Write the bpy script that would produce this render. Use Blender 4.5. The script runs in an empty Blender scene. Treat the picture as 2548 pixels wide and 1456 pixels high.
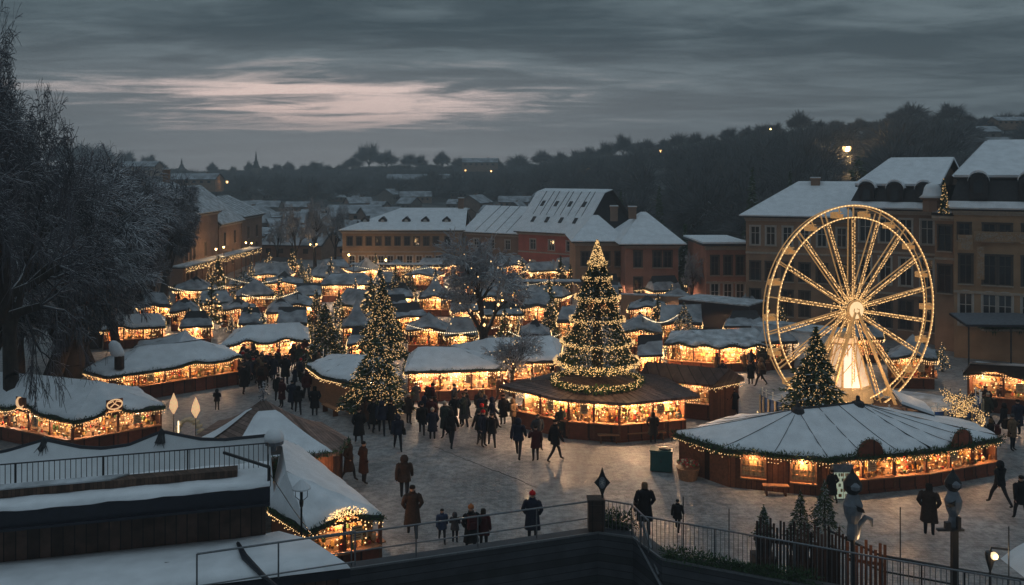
import bpy, bmesh, math, random
import numpy as np
from mathutils import Vector, Matrix
PI = math.pi
scene = bpy.context.scene
COL = scene.collection
H, F, CX, HY = 14.0, 2190.0, 1274.0, 428.0      # eye height, focal length, principal column, horizon row (photo measures)

def pz(x, y, z=0.0):
    D = (H - z) * F / (y - HY)
    return Vector(((x - CX) / F * D, D, z))
def pd(x, y, D):
    return Vector(((x - CX) / F * D, D, H - (y - HY) / F * D))
def lerp(a, b, t): return a + (b - a) * t

# ------------------------------------------------------------------ mesh builder
class MB:
    def __init__(s): s.v, s.f, s.m = [], [], []
    def add(s, pts, faces, mi=0):
        b = len(s.v); s.v.extend([tuple(p) for p in pts])
        for f in faces: s.f.append([b + i for i in f]); s.m.append(mi)
    def poly(s, pts, mi=0): s.add(pts, [list(range(len(pts)))], mi)
    def box(s, c, size, rz=0.0, mi=0, taper=1.0):
        x, y, z = size[0]/2, size[1]/2, size[2]/2; cr, sr = math.cos(rz), math.sin(rz); P = []
        for dz, k in ((-z, 1), (z, taper)):
            for dx, dy in ((-x, -y), (x, -y), (x, y), (-x, y)):
                dx *= k; dy *= k
                P.append((c[0]+dx*cr-dy*sr, c[1]+dx*sr+dy*cr, c[2]+dz))
        s.add(P, [[3,2,1,0],[4,5,6,7],[0,1,5,4],[1,2,6,5],[2,3,7,6],[3,0,4,7]], mi)
    def beam(s, a, b, w, h, mi=0, up=Vector((0,0,1))):
        a, b = Vector(a), Vector(b); d = (b-a)
        if d.length < 1e-6: return
        d.normalize(); sx = d.cross(up)
        if sx.length < 1e-4: sx = d.cross(Vector((1,0,0)))
        sx.normalize(); sy = sx.cross(d)
        P = []
        for p in (a, b):
            for i, j in ((-1,-1),(1,-1),(1,1),(-1,1)): P.append(p + sx*(i*w/2) + sy*(j*h/2))
        s.add(P, [[3,2,1,0],[4,5,6,7],[0,1,5,4],[1,2,6,5],[2,3,7,6],[3,0,4,7]], mi)
    def tube(s, pts, r, n=6, mi=0, cap=True):
        pts = [Vector(p) for p in pts]; rs = r if isinstance(r, (list, tuple)) else [r]*len(pts)
        P = []; prev = None
        for i, p in enumerate(pts):
            d = (pts[min(i+1, len(pts)-1)] - pts[max(i-1, 0)])
            d = d.normalized() if d.length > 1e-9 else Vector((0,0,1))
            u = (prev - d*prev.dot(d)) if prev is not None else d.orthogonal()
            if u.length < 1e-6: u = d.orthogonal()
            u.normalize(); prev = u; w = d.cross(u)
            for k in range(n):
                a = 2*PI*k/n; P.append(p + (u*math.cos(a) + w*math.sin(a))*rs[i])
        F_ = []
        for i in range(len(pts)-1):
            for k in range(n):
                F_.append([i*n+k, i*n+(k+1) % n, (i+1)*n+(k+1) % n, (i+1)*n+k])
        if cap: F_.append(list(range(n))[::-1]); F_.append([(len(pts)-1)*n+k for k in range(n)])
        s.add(P, F_, mi)
    def lathe(s, prof, c=(0,0,0), n=12, mi=0, sy=1.0):
        P = []; F_ = []
        for r, z in prof:
            for k in range(n):
                a = 2*PI*k/n; P.append((c[0]+r*math.cos(a), c[1]+r*sy*math.sin(a), c[2]+z))
        for i in range(len(prof)-1):
            for k in range(n): F_.append([i*n+k, i*n+(k+1) % n, (i+1)*n+(k+1) % n, (i+1)*n+k])
        F_.append(list(range(n))[::-1]); F_.append([(len(prof)-1)*n+k for k in range(n)])
        s.add(P, F_, mi)
    def octa(s, c, r, mi=0):
        x, y, z = c
        s.add([(x+r,y,z),(x-r,y,z),(x,y+r,z),(x,y-r,z),(x,y,z+r),(x,y,z-r)],
              [[0,2,4],[2,1,4],[1,3,4],[3,0,4],[2,0,5],[1,2,5],[3,1,5],[0,3,5]], mi)
    def ball(s, c, r, mi=0, n=8, sz=1.0):
        m = max(3, n//2)
        s.lathe([(max(1e-3, r*math.sin(PI*i/m)), -r*sz*math.cos(PI*i/m)) for i in range(m+1)], c, n, mi)
    def slab(s, pts, t, mi=0):
        pts = [Vector(p) for p in pts]; n = len(pts); t = Vector(t)
        s.add(pts + [p+t for p in pts], [list(range(n))[::-1], list(range(n, 2*n))] + [[i, (i+1) % n, n+(i+1) % n, n+i] for i in range(n)], mi)
    def grid(s, rows, mi=0, closed=False):
        nr, nc = len(rows), len(rows[0]); P = [p for r in rows for p in r]; F_ = []
        for i in range(nr-1):
            for j in range(nc if closed else nc-1): F_.append([i*nc+j, i*nc+(j+1) % nc, (i+1)*nc+(j+1) % nc, (i+1)*nc+j])
        s.add(P, F_, mi)
    def build(s, name, mats, parent=None, smooth=False):
        me = bpy.data.meshes.new(name); me.from_pydata([tuple(v) for v in s.v], [], s.f)
        if not isinstance(mats, (list, tuple)): mats = [mats]
        for m in mats: me.materials.append(m)
        if len(mats) > 1: me.polygons.foreach_set('material_index', s.m)
        if smooth: me.polygons.foreach_set('use_smooth', [True]*len(me.polygons))
        me.validate(); me.update()
        o = bpy.data.objects.new(name, me); COL.objects.link(o)
        if parent is not None: o.parent = parent
        return o

def np_mesh(name, V, T, mat, parent=None, k=3):
    """mesh from numpy verts (n,3) and faces (m,k)"""
    me = bpy.data.meshes.new(name)
    me.vertices.add(len(V)); me.vertices.foreach_set('co', np.asarray(V, np.float32).ravel())
    m = len(T); me.loops.add(m*k); me.loops.foreach_set('vertex_index', np.asarray(T, np.int32).ravel())
    me.polygons.add(m); me.polygons.foreach_set('loop_start', np.arange(0, m*k, k, dtype=np.int32))
    me.materials.append(mat); me.update(calc_edges=True); me.validate()
    o = bpy.data.objects.new(name, me); COL.objects.link(o)
    if parent is not None: o.parent = parent
    return o

def prisms(P0, P1, R0, R1, n=3):
    """vectorised tapered prisms -> verts, quads"""
    P0, P1 = np.asarray(P0, float), np.asarray(P1, float); d = P1-P0
    d /= np.maximum(np.linalg.norm(d, axis=1, keepdims=True), 1e-9)
    ref = np.where(np.abs(d[:, 2:3]) > .9, np.array([[1., 0, 0]]), np.array([[0., 0, 1]]))
    u = np.cross(d, ref); u /= np.linalg.norm(u, axis=1, keepdims=True); w = np.cross(d, u)
    V = np.zeros((len(P0), 2*n, 3))
    for k in range(n):
        a = 2*PI*k/n; o = u*math.cos(a)+w*math.sin(a)
        V[:, k] = P0+o*np.asarray(R0)[:, None]; V[:, n+k] = P1+o*np.asarray(R1)[:, None]
    q = np.array([[k, (k+1) % n, n+(k+1) % n, n+k] for k in range(n)])
    T = (np.arange(len(P0))[:, None, None]*(2*n)+q[None]).reshape(-1, 4)
    return V.reshape(-1, 3), T

def tag(o, label=None, cat=None, group=None, kind=None):
    if label: o['label'] = label
    if cat: o['category'] = cat
    if group: o['group'] = group
    if kind: o['kind'] = kind
    return o
def thing(name, label, cat, loc=(0,0,0), rz=0.0, group=None):
    o = bpy.data.objects.new(name, None); COL.objects.link(o); o.location = loc; o.rotation_euler = (0, 0, rz)
    o.empty_display_size = .2
    return tag(o, label, cat, group)
def copy_tree(o, parent=None):
    c = o.copy(); COL.objects.link(c); c.parent = parent
    for ch in KIDS(o): copy_tree(ch, c)
    return c
def KIDS(o): return [x for x in bpy.data.objects if x.parent == o]
def lamp(name, loc, energy, color, parent=None, radius=.08):
    l = bpy.data.lights.new(name, 'POINT'); l.energy = energy; l.color = color; l.shadow_soft_size = radius
    o = bpy.data.objects.new(name, l); COL.objects.link(o); o.location = loc
    if parent is not None: o.parent = parent
    return o

# ------------------------------------------------------------------ materials
M = {}
def mat(name, color, rough=.7, spec=.3, metal=0.0, var=.25, scale=6.0, bump=0.0, bscale=40.0, stripes=None, snowtop=None, emit=None, detail=4):
    """procedural principled: base colour varied by noise, optional planks (stripes=(axis, width)), optional snow on up-facing faces"""
    m = bpy.data.materials.new(name); m.use_nodes = True; nt = m.node_tree; N, L = nt.nodes, nt.links
    b = N['Principled BSDF']; b.inputs['Roughness'].default_value = rough; b.inputs['Specular IOR Level'].default_value = spec; b.inputs['Metallic'].default_value = metal
    tc = N.new('ShaderNodeTexCoord'); co = tc.outputs['Object']
    nz = N.new('ShaderNodeTexNoise'); nz.inputs['Scale'].default_value = scale; nz.inputs['Detail'].default_value = detail; L.new(co, nz.inputs['Vector'])
    mx = N.new('ShaderNodeMix'); mx.data_type = 'RGBA'
    c = color
    mx.inputs['A'].default_value = (c[0]*(1-var), c[1]*(1-var), c[2]*(1-var), 1); mx.inputs['B'].default_value = (min(1, c[0]*(1+var)), min(1, c[1]*(1+var)), min(1, c[2]*(1+var)), 1)
    mr = N.new('ShaderNodeMapRange'); mr.inputs['From Min'].default_value = .3; mr.inputs['From Max'].default_value = .7; L.new(nz.outputs['Fac'], mr.inputs['Value'])
    L.new(mr.outputs['Result'], mx.inputs['Factor']); out = mx.outputs['Result']; hgt = None
    if stripes:
        ax, wd = stripes
        sp = N.new('ShaderNodeSeparateXYZ'); L.new(co, sp.inputs[0])
        if ax == 'XY':
            ad = N.new('ShaderNodeMath'); ad.operation = 'ADD'; L.new(sp.outputs['X'], ad.inputs[0])
            m2 = N.new('ShaderNodeMath'); m2.operation = 'MULTIPLY'; m2.inputs[1].default_value = .83; L.new(sp.outputs['Y'], m2.inputs[0]); L.new(m2.outputs[0], ad.inputs[1]); src = ad.outputs[0]
        else: src = sp.outputs[ax]
        dv = N.new('ShaderNodeMath'); dv.operation = 'DIVIDE'; dv.inputs[1].default_value = wd; L.new(src, dv.inputs[0])
        fr = N.new('ShaderNodeMath'); fr.operation = 'FRACT'; L.new(dv.outputs[0], fr.inputs[0])
        fl = N.new('ShaderNodeMath'); fl.operation = 'FLOOR'; L.new(dv.outputs[0], fl.inputs[0])
        wn = N.new('ShaderNodeTexWhiteNoise'); wn.noise_dimensions = '1D'; L.new(fl.outputs[0], wn.inputs['W'])
        gp = N.new('ShaderNodeMath'); gp.operation = 'LESS_THAN'; gp.inputs[1].default_value = .1; L.new(fr.outputs[0], gp.inputs[0])
        hs = N.new('ShaderNodeHueSaturation'); L.new(out, hs.inputs['Color'])
        vr = N.new('ShaderNodeMapRange'); vr.inputs['To Min'].default_value = .6; vr.inputs['To Max'].default_value = 1.35; L.new(wn.outputs['Value'], vr.inputs['Value']); L.new(vr.outputs['Result'], hs.inputs['Value'])
        gm = N.new('ShaderNodeMix'); gm.data_type = 'RGBA'; L.new(gp.outputs[0], gm.inputs['Factor']); L.new(hs.outputs['Color'], gm.inputs['A']); gm.inputs['B'].default_value = (c[0]*.15, c[1]*.15, c[2]*.15, 1)
        out = gm.outputs['Result']
    if snowtop is not None:
        ge = N.new('ShaderNodeNewGeometry'); s2 = N.new('ShaderNodeSeparateXYZ'); L.new(ge.outputs['Normal'], s2.inputs[0])
        r2 = N.new('ShaderNodeMapRange'); r2.inputs['From Min'].default_value = snowtop; r2.inputs['From Max'].default_value = min(1, snowtop+.35); L.new(s2.outputs['Z'], r2.inputs['Value'])
        sm = N.new('ShaderNodeMix'); sm.data_type = 'RGBA'; L.new(r2.outputs['Result'], sm.inputs['Factor']); L.new(out, sm.inputs['A']); sm.inputs['B'].default_value = (.72, .74, .78, 1); out = sm.outputs['Result']
    L.new(out, b.inputs['Base Color'])
    if bump:
        n2 = N.new('ShaderNodeTexNoise'); n2.inputs['Scale'].default_value = bscale; L.new(co, n2.inputs['Vector'])
        bp = N.new('ShaderNodeBump'); bp.inputs['Strength'].default_value = bump; bp.inputs['Distance'].default_value = .05; L.new(n2.outputs['Fac'], bp.inputs['Height']); L.new(bp.outputs['Normal'], b.inputs['Normal'])
    if emit:
        b.inputs['Emission Color'].default_value = (*emit[0], 1); b.inputs['Emission Strength'].default_value = emit[1]
        m.cycles.emission_sampling = emit[2] if len(emit) > 2 else 'NONE'
    M[name] = m
    return m

mat('snow', (.76,.78,.82), .65, .2, var=.10, scale=1.6, bump=.5, bscale=3.2, detail=8)
mat('snow_old', (.46,.48,.51), .7, .2, var=.45, scale=1.7, bump=.5, bscale=6, detail=8)
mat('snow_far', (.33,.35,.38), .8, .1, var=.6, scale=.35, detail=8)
mat('hut_wood', (.17,.062,.03), .6, .3, var=.25, scale=9, stripes=('XY', .16))
mat('hut_panel', (.20,.055,.028), .55, .35, var=.2, scale=5, stripes=('XY', .9))
mat('post_wood', (.15,.06,.032), .6, .3, var=.3, scale=12)
mat('counter_wood', (.36,.17,.085), .5, .3, var=.25, scale=14)
mat('display_wood', (.42,.24,.12), .6, .2, var=.35, scale=7, stripes=('Z', .26))
mat('roof_board', (.075,.055,.05), .6, .3, var=.3, scale=5, stripes=('XY', .3))
mat('roof_dark', (.028,.028,.032), .6, .3, var=.3, scale=4)
mat('roof_sheet', (.12,.082,.075), .42, .5, var=.3, scale=3, stripes=('XY', .36))
mat('canvas_brown', (.20,.14,.12), .8, .1, var=.3, scale=3, stripes=('XY', .22))
mat('canvas_white', (.72,.74,.77), .75, .1, var=.06, scale=2, bump=.3, bscale=3)
mat('fir', (.055,.085,.04), .8, .15, var=.5, scale=3, snowtop=.88)
mat('fir_frost', (.085,.11,.085), .8, .15, var=.5, scale=3, snowtop=.55)
mat('garland', (.04,.08,.034), .8, .15, var=.5, scale=7)
mat('bark', (.045,.037,.033), .9, .1, var=.3, scale=8, snowtop=.45)
mat('twig_rime', (.34,.335,.35), .9, .1, var=.4, scale=1.1, snowtop=.5)
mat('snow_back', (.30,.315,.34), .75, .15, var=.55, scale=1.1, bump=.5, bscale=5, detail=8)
mat('twig_frost', (.105,.105,.12), .9, .1, var=.55, scale=1.1, snowtop=.45)
mat('twig_far', (.115,.12,.125), .95, .05, var=.4, scale=.6, snowtop=.85)
mat('metal_dark', (.03,.032,.036), .4, .5, metal=.4, var=.2)
mat('rail_metal', (.16,.17,.185), .35, .5, metal=.6, var=.2, scale=14)
mat('clad_dark', (.036,.039,.048), .55, .4, var=.3, scale=2, stripes=('Z', .24))
mat('navy', (.012,.014,.024), .5, .4, var=.2)
mat('plank_brown', (.062,.036,.028), .65, .3, var=.4, scale=3, stripes=('XY', .34))
mat('deck_brown', (.085,.05,.036), .7, .3, var=.4, scale=5, stripes=('XY', .12))
mat('glass', (.02,.024,.03), .08, .6, var=.2, scale=1.5)
mat('glass_lit', (.3,.2,.1), .3, .3, emit=((1,.62,.26), 1.6))
mat('pane_warm', (.55,.36,.17), .3, .4, var=.6, scale=9)
mat('frame_pale', (.46,.43,.40), .6, .3, var=.1)
mat('frame_dark', (.08,.07,.065), .6, .3, var=.1)
mat('stone_trim', (.40,.33,.27), .8, .2, var=.15)
mat('plaster_ochre', (0.365,0.236,0.149), .9, .1, var=.18, scale=.8, detail=8)
mat('plaster_red', (0.405,0.128,0.101), .9, .1, var=.2, scale=.8, detail=8)
mat('plaster_pink', (0.365,0.189,0.142), .9, .1, var=.16, scale=.8, detail=8)
mat('plaster_brown', (0.338,0.216,0.149), .9, .1, var=.2, scale=.8, detail=8)
mat('plaster_grey', (0.216,0.189,0.169), .9, .1, var=.2, scale=.6, detail=8)
mat('plaster_umber', (0.257,0.169,0.128), .9, .1, var=.22, scale=.6, detail=8)
mat('white_paint', (.78,.76,.72), .5, .3, var=.05)
mat('cream', (.62,.48,.30), .5, .3, var=.25, scale=20)
mat('gold_ware', (.65,.36,.10), .35, .5, var=.35, scale=25)
mat('amber_ware', (.60,.24,.06), .4, .4, var=.35, scale=25)
mat('red_ware', (.42,.05,.03), .4, .4, var=.3, scale=25)
mat('brown_ware', (.16,.08,.045), .6, .3, var=.4, scale=25)
mat('green_ware', (.10,.16,.05), .5, .3, var=.3, scale=25)
mat('teal_paint', (.012,.075,.072), .45, .4, var=.15)
mat('blue_paint', (.03,.09,.24), .5, .4, var=.5, scale=5)
mat('grey_paint', (.14,.155,.18), .5, .4, var=.25)
mat('black_paint', (.012,.012,.014), .5, .4, var=.2)
mat('skin', (.42,.25,.18), .6, .3, var=.08)
mat('trousers', (.018,.019,.024), .85, .1, var=.3)
mat('shoes', (.015,.013,.012), .6, .3, var=.2)
W = (1.0, .60, .25)
mat('bulb', (.9,.7,.4), .4, .3, emit=((1,.60,.25), 2.3))
mat('bulb_tree', (.9,.7,.4), .4, .3, emit=((1,.58,.23), 1.0))
mat('bulb_white', (.9,.8,.6), .4, .3, emit=((1,.76,.46), 2.0))
mat('bulb_soft', (.9,.7,.4), .4, .3, emit=((1,.60,.25), 2.4))
mat('lamp_glass', (.9,.8,.6), .4, .3, emit=((1,.55,.20), 3.0, 'AUTO'))
mat('lantern_warm', (.9,.8,.6), .3, .4, emit=((1,.66,.34), 1.3, 'AUTO'))
mat('wheel_led', (.9,.6,.3), .4, .3, emit=((1,.56,.22), .8, 'AUTO'))
mat('wheel_gold_glow', (.55,.36,.17), .4, .5, metal=.3, var=.35, scale=9, emit=((1,.54,.2), .22))  # gold metal with a weak glow put into it, gondolas and legs included
mat('hub_lit', (.9,.7,.45), .4, .3, emit=((1,.66,.34), 1.0, 'AUTO'))
mat('panel_lit', (.9,.8,.7), .4, .3, emit=((1,.60,.38), .36, 'AUTO'))
mat('panel_white', (.9,.85,.8), .4, .3, emit=((1,.80,.62), .85, 'AUTO'))
mat('fridge_lit', (.5,.55,.45), .3, .3, emit=((.75,.85,.62), .32))
mat('star_paper', (.8,.5,.3), .5, .2, var=.3, scale=10, emit=((1,.6,.3), .7))
WARES = ['gold_ware','amber_ware','cream','red_ware','brown_ware','green_ware','bulb_soft']
HAZE = .0013
# ------------------------------------------------------------------ sky, camera, sun
SUN_AZ, SUN_EL = math.radians(-14), math.radians(3.0)        # the glow low behind the clouds, left of centre
wd = bpy.data.worlds.new('World'); scene.world = wd; wd.use_nodes = True
nt = wd.node_tree; N, L = nt.nodes, nt.links
for n in list(N): N.remove(n)
def nd(t, **kw):
    n = N.new(t)
    for k, v in kw.items(): setattr(n, k, v)
    return n
def mth(op, a, b=None, clamp=False):
    n = nd('ShaderNodeMath', operation=op, use_clamp=clamp)
    for i, v in enumerate((a, b)):
        if v is None: continue
        if isinstance(v, (int, float)): n.inputs[i].default_value = v
        else: L.new(v, n.inputs[i])
    return n.outputs[0]
def mixc(f, a, b, bt='MIX'):
    n = nd('ShaderNodeMix', data_type='RGBA', blend_type=bt)
    for k, v in (('Factor', f), ('A', a), ('B', b)):
        s = n.inputs[k]
        if isinstance(v, (int, float)): s.default_value = v
        elif isinstance(v, tuple): s.default_value = (*v, 1)
        else: L.new(v, s)
    return n.outputs['Result']
def ramp(v, a, b, lo=0.0, hi=1.0, smooth=True):
    n = nd('ShaderNodeMapRange', interpolation_type='SMOOTHSTEP' if smooth else 'LINEAR'); L.new(v, n.inputs['Value'])
    n.inputs['From Min'].default_value = a; n.inputs['From Max'].default_value = b; n.inputs['To Min'].default_value = lo; n.inputs['To Max'].default_value = hi
    return n.outputs['Result']
tc = nd('ShaderNodeTexCoord'); sp = nd('ShaderNodeSeparateXYZ'); L.new(tc.outputs['Generated'], sp.inputs[0])
X, Y, Z = sp.outputs['X'], sp.outputs['Y'], sp.outputs['Z']
zz = mth('MAXIMUM', Z, 0.0)
den = mth('ADD', zz, .055)
cx, cy = mth('DIVIDE', X, den), mth('DIVIDE', Y, den)          # clouds lie on a layer overhead
def cloud(sx, sy, rot, scale, detail, rough, off, dist=.6):
    cb = nd('ShaderNodeCombineXYZ'); L.new(cx, cb.inputs[0]); L.new(cy, cb.inputs[1]); cb.inputs[2].default_value = off
    mp = nd('ShaderNodeMapping'); L.new(cb.outputs[0], mp.inputs['Vector']); mp.inputs['Rotation'].default_value = (0, 0, rot); mp.inputs['Scale'].default_value = (sx, sy, 1)
    nz = nd('ShaderNodeTexNoise'); L.new(mp.outputs[0], nz.inputs['Vector']); nz.inputs['Scale'].default_value = scale; nz.inputs['Detail'].default_value = detail
    nz.inputs['Roughness'].default_value = rough; nz.inputs['Distortion'].default_value = dist
    return nz.outputs['Fac']
n1 = cloud(.40, .80, math.radians(-20), 1.0, 7, .58, 3.1)
n2 = cloud(.9, 1.7, math.radians(-24), 1.5, 8, .62, 8.7)
n3 = cloud(.20, .42, math.radians(-18), .9, 4, .5, 14.2)
nn = mth('ADD', mth('ADD', mth('MULTIPLY', n1, .5), mth('MULTIPLY', n2, .3)), mth('MULTIPLY', n3, .2))
az = nd('ShaderNodeMath', operation='ARCTAN2'); L.new(X, az.inputs[0]); L.new(Y, az.inputs[1]); az = az.outputs[0]
# how thin the cloud deck is: a bright break low in the sky, left of centre
ga = mth('POWER', 2.718, mth('MULTIPLY', mth('POWER', mth('DIVIDE', mth('ADD', az, .20), .30), 2.0), -1.0))
ge = mth('POWER', 2.718, mth('MULTIPLY', mth('POWER', mth('DIVIDE', mth('ADD', Z, -.078), .036), 2.0), -1.0))
brk = mth('MULTIPLY', ga, ge)
# broad pale haze towards the horizon under the break
hz = mth('MULTIPLY', mth('POWER', 2.718, mth('MULTIPLY', mth('POWER', mth('DIVIDE', mth('ADD', az, .20), .50), 2.0), -1.0)), ramp(Z, .17, .0))
thin = ramp(nn, .42, .62)
dark = mixc(thin, (.050, .074, .089), (.165, .215, .240))
dark = mixc(mth('MULTIPLY', hz, .60), dark, (.58, .57, .58))
gapm = mth('MULTIPLY', ramp(mth('ADD', nn, mth('MULTIPLY', brk, .15)), .565, .70), mth('MULTIPLY', brk, 1.25), clamp=True)
sky = nd('ShaderNodeTexSky', sky_type='NISHITA', sun_disc=False, sun_elevation=SUN_EL, sun_rotation=SUN_AZ, air_density=1.5, dust_density=2.0)
skyc = mixc(1.0, sky.outputs['Color'], (.05, .05, .05), 'MULTIPLY')
gapc = mixc(.90, skyc, (1.2, .98, .92))
col = mixc(gapm, dark, gapc)
# the deck is brighter overhead, above what the picture shows
over = ramp(Z, .24, .75)
col = mixc(over, col, (.25, .325, .375))
bg = nd('ShaderNodeBackground'); L.new(col, bg.inputs['Color']); bg.inputs['Strength'].default_value = 1.0
wo = nd('ShaderNodeOutputWorld'); L.new(bg.outputs[0], wo.inputs['Surface'])

cam = bpy.data.cameras.new('camera'); co = bpy.data.objects.new('camera', cam); COL.objects.link(co)
co.location = (0, 0, H); co.rotation_euler = (PI/2, 0, 0); cam.sensor_width = 36; cam.lens = 36*F/2548; cam.shift_y = -(728-HY)/2548
cam.clip_start = .2; cam.clip_end = 5000; scene.camera = co
sl = bpy.data.lights.new('sun', 'SUN'); sl.energy = .12; sl.angle = math.radians(12); sl.color = (1, .78, .68)
so = bpy.data.objects.new('sun', sl); COL.objects.link(so)
sd = Vector((math.sin(SUN_AZ)*math.cos(SUN_EL), math.cos(SUN_AZ)*math.cos(SUN_EL), math.sin(SUN_EL)))
so.rotation_euler = sd.to_track_quat('Z', 'Y').to_euler()
scene.view_settings.view_transform = 'Standard'; scene.view_settings.look = 'None'; scene.view_settings.exposure = 0; scene.view_settings.gamma = 1
scene.render.engine = 'CYCLES'
cy_ = scene.cycles
cy_.use_denoising = True; cy_.denoiser = 'OPENIMAGEDENOISE'; cy_.sample_clamp_indirect = 2.0; cy_.max_bounces = 5; cy_.diffuse_bounces = 2; cy_.glossy_bounces = 2
cy_.transmission_bounces = 2; cy_.volume_bounces = 0; cy_.caustics_reflective = False; cy_.caustics_refractive = False
cy_.use_light_tree = True

# ------------------------------------------------------------------ terrain
def pw(xs, ys, u): return float(np.interp(u, xs, ys))
def hill(u, D):
    """ground height beyond the square for screen column u at distance D"""
    ys = pw([-800, 0, 300, 450, 620, 850, 1000, 1250, 1400, 1550, 1700, 1900, 2100, 2260, 2548, 3300], [425, 418, 424, 432, 434, 428, 420, 422, 414, 396, 374, 345, 322, 306, 318, 310], u)
    Ds = pw([-800, 300, 900, 1300, 1550, 1800, 2100, 3300], [520, 560, 600, 520, 400, 320, 270, 250], u)
    D0 = pw([-800, 600, 1200, 1500, 1750, 2000, 3300], [170, 180, 185, 150, 125, 105, 100], u)
    pwr = pw([0, 1200, 1600, 2000, 3300], [1.6, 1.6, 1.05, .95, .95], u)
    zs = H + (HY-ys)/F*Ds
    t = (D-D0)/(Ds-D0)
    if t <= 0: return -.4
    if t <= 1: return -.4 + (zs+.4)*t**pwr
    return zs - (D-Ds)*.02
rows = []
Dl = [70, 90, 100, 110, 120, 130, 140, 150, 165, 180, 200, 220, 245, 270, 300, 330, 360, 400, 440, 480, 520, 560, 600, 660, 740, 850]
for D in Dl:
    r = []
    for i in range(81):
        u = -1500 + 5500*i/80
        r.append(((u-CX)/F*D, D, hill(u, D) + (0 if D < 115 else random.Random(i*131+int(D)).uniform(-.5, .5))))
    rows.append(r)
mat('hill_snow', (.085,.09,.09), .9, .1, var=.85, scale=.09, detail=9)
b = MB(); b.grid(rows); tag(b.build('hillside', M['hill_snow'], smooth=True), 'dark hillside with patchy snow rising behind the town', kind='structure')

# the square: trodden snow over cobbles
g = mat('ground_snow', (.37,.375,.385), .55, .35, var=.2, scale=.35, detail=8)
nt = g.node_tree; N, L = nt.nodes, nt.links; bs = N['Principled BSDF']
tcn = N.new('ShaderNodeTexCoord')
vz = N.new('ShaderNodeTexBrick'); vz.inputs['Scale'].default_value = 1.0; vz.inputs['Brick Width'].default_value = .34; vz.inputs['Row Height'].default_value = .17; vz.inputs['Mortar Size'].default_value = .02
vz.inputs['Color1'].default_value = (.25,.245,.245,1); vz.inputs['Color2'].default_value = (.16,.155,.155,1); vz.inputs['Mortar'].default_value = (.07,.07,.07,1)
ns0 = N.new('ShaderNodeTexNoise'); ns0.inputs['Scale'].default_value = 3.0
vm = N.new('ShaderNodeMix'); vm.data_type = 'VECTOR'; vm.inputs['Factor'].default_value = .06; L.new(tcn.outputs['Object'], vm.inputs['A']); L.new(tcn.outputs['Object'], ns0.inputs['Vector']); L.new(ns0.outputs['Color'], vm.inputs['B'])
L.new(vm.outputs['Result'], vz.inputs['Vector'])
ns = N.new('ShaderNodeTexNoise'); ns.inputs['Scale'].default_value = .22; ns.inputs['Detail'].default_value = 9; ns.inputs['Roughness'].default_value = .62; L.new(tcn.outputs['Object'], ns.inputs['Vector'])
mr = N.new('ShaderNodeMapRange'); mr.inputs['From Min'].default_value = .36; mr.inputs['From Max'].default_value = .62; L.new(ns.outputs['Fac'], mr.inputs['Value']); mr.inputs['To Max'].default_value = .72; mr.inputs['To Min'].default_value = .32
mx = N.new('ShaderNodeMix'); mx.data_type = 'RGBA'; L.new(mr.outputs['Result'], mx.inputs['Factor']); L.new(vz.outputs['Color'], mx.inputs['A'])
old = bs.inputs['Base Color'].links[0].from_socket; L.new(old, mx.inputs['B']); L.new(mx.outputs['Result'], bs.inputs['Base Color'])
bp = N.new('ShaderNodeBump'); bp.inputs['Strength'].default_value = .5; bp.inputs['Distance'].default_value = .03; L.new(vz.outputs['Fac'], bp.inputs['Height']); bp.invert = True
n5 = N.new('ShaderNodeTexNoise'); n5.inputs['Scale'].default_value = 9; n5.inputs['Detail'].default_value = 5; L.new(tcn.outputs['Object'], n5.inputs['Vector'])
bp2 = N.new('ShaderNodeBump'); bp2.inputs['Strength'].default_value = .6; bp2.inputs['Distance'].default_value = .04; L.new(n5.outputs['Fac'], bp2.inputs['Height']); L.new(bp.outputs['Normal'], bp2.inputs['Normal']); L.new(bp2.outputs['Normal'], bs.inputs['Normal'])
b = MB(); b.grid([[(x, y, 0) for x in np.linspace(-140, 140, 29)] for y in np.linspace(-20, 190, 22)])
rr = N.new('ShaderNodeMapRange'); rr.inputs['From Min'].default_value = .4; rr.inputs['From Max'].default_value = .6; rr.inputs['To Min'].default_value = .30; rr.inputs['To Max'].default_value = .70; L.new(ns.outputs['Fac'], rr.inputs['Value']); L.new(rr.outputs['Result'], bs.inputs['Roughness'])
nf = N.new('ShaderNodeTexNoise'); nf.inputs['Scale'].default_value = 2.6; nf.inputs['Detail'].default_value = 6; nf.inputs['Roughness'].default_value = .7; L.new(tcn.outputs['Object'], nf.inputs['Vector'])
rf_ = N.new('ShaderNodeMapRange'); rf_.inputs['From Min'].default_value = .38; rf_.inputs['From Max'].default_value = .6; rf_.inputs['To Min'].default_value = .58; rf_.inputs['To Max'].default_value = 1.16; L.new(nf.outputs['Fac'], rf_.inputs['Value'])
mm = N.new('ShaderNodeMix'); mm.data_type = 'RGBA'; mm.blend_type = 'MULTIPLY'; mm.inputs['Factor'].default_value = 1; L.new(mx.outputs['Result'], mm.inputs['A']); L.new(rf_.outputs['Result'], mm.inputs['B']); L.new(mm.outputs['Result'], bs.inputs['Base Color'])
tag(b.build('plaza_ground', g), 'trodden grey snow over cobbles of the market square', kind='structure')

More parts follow.
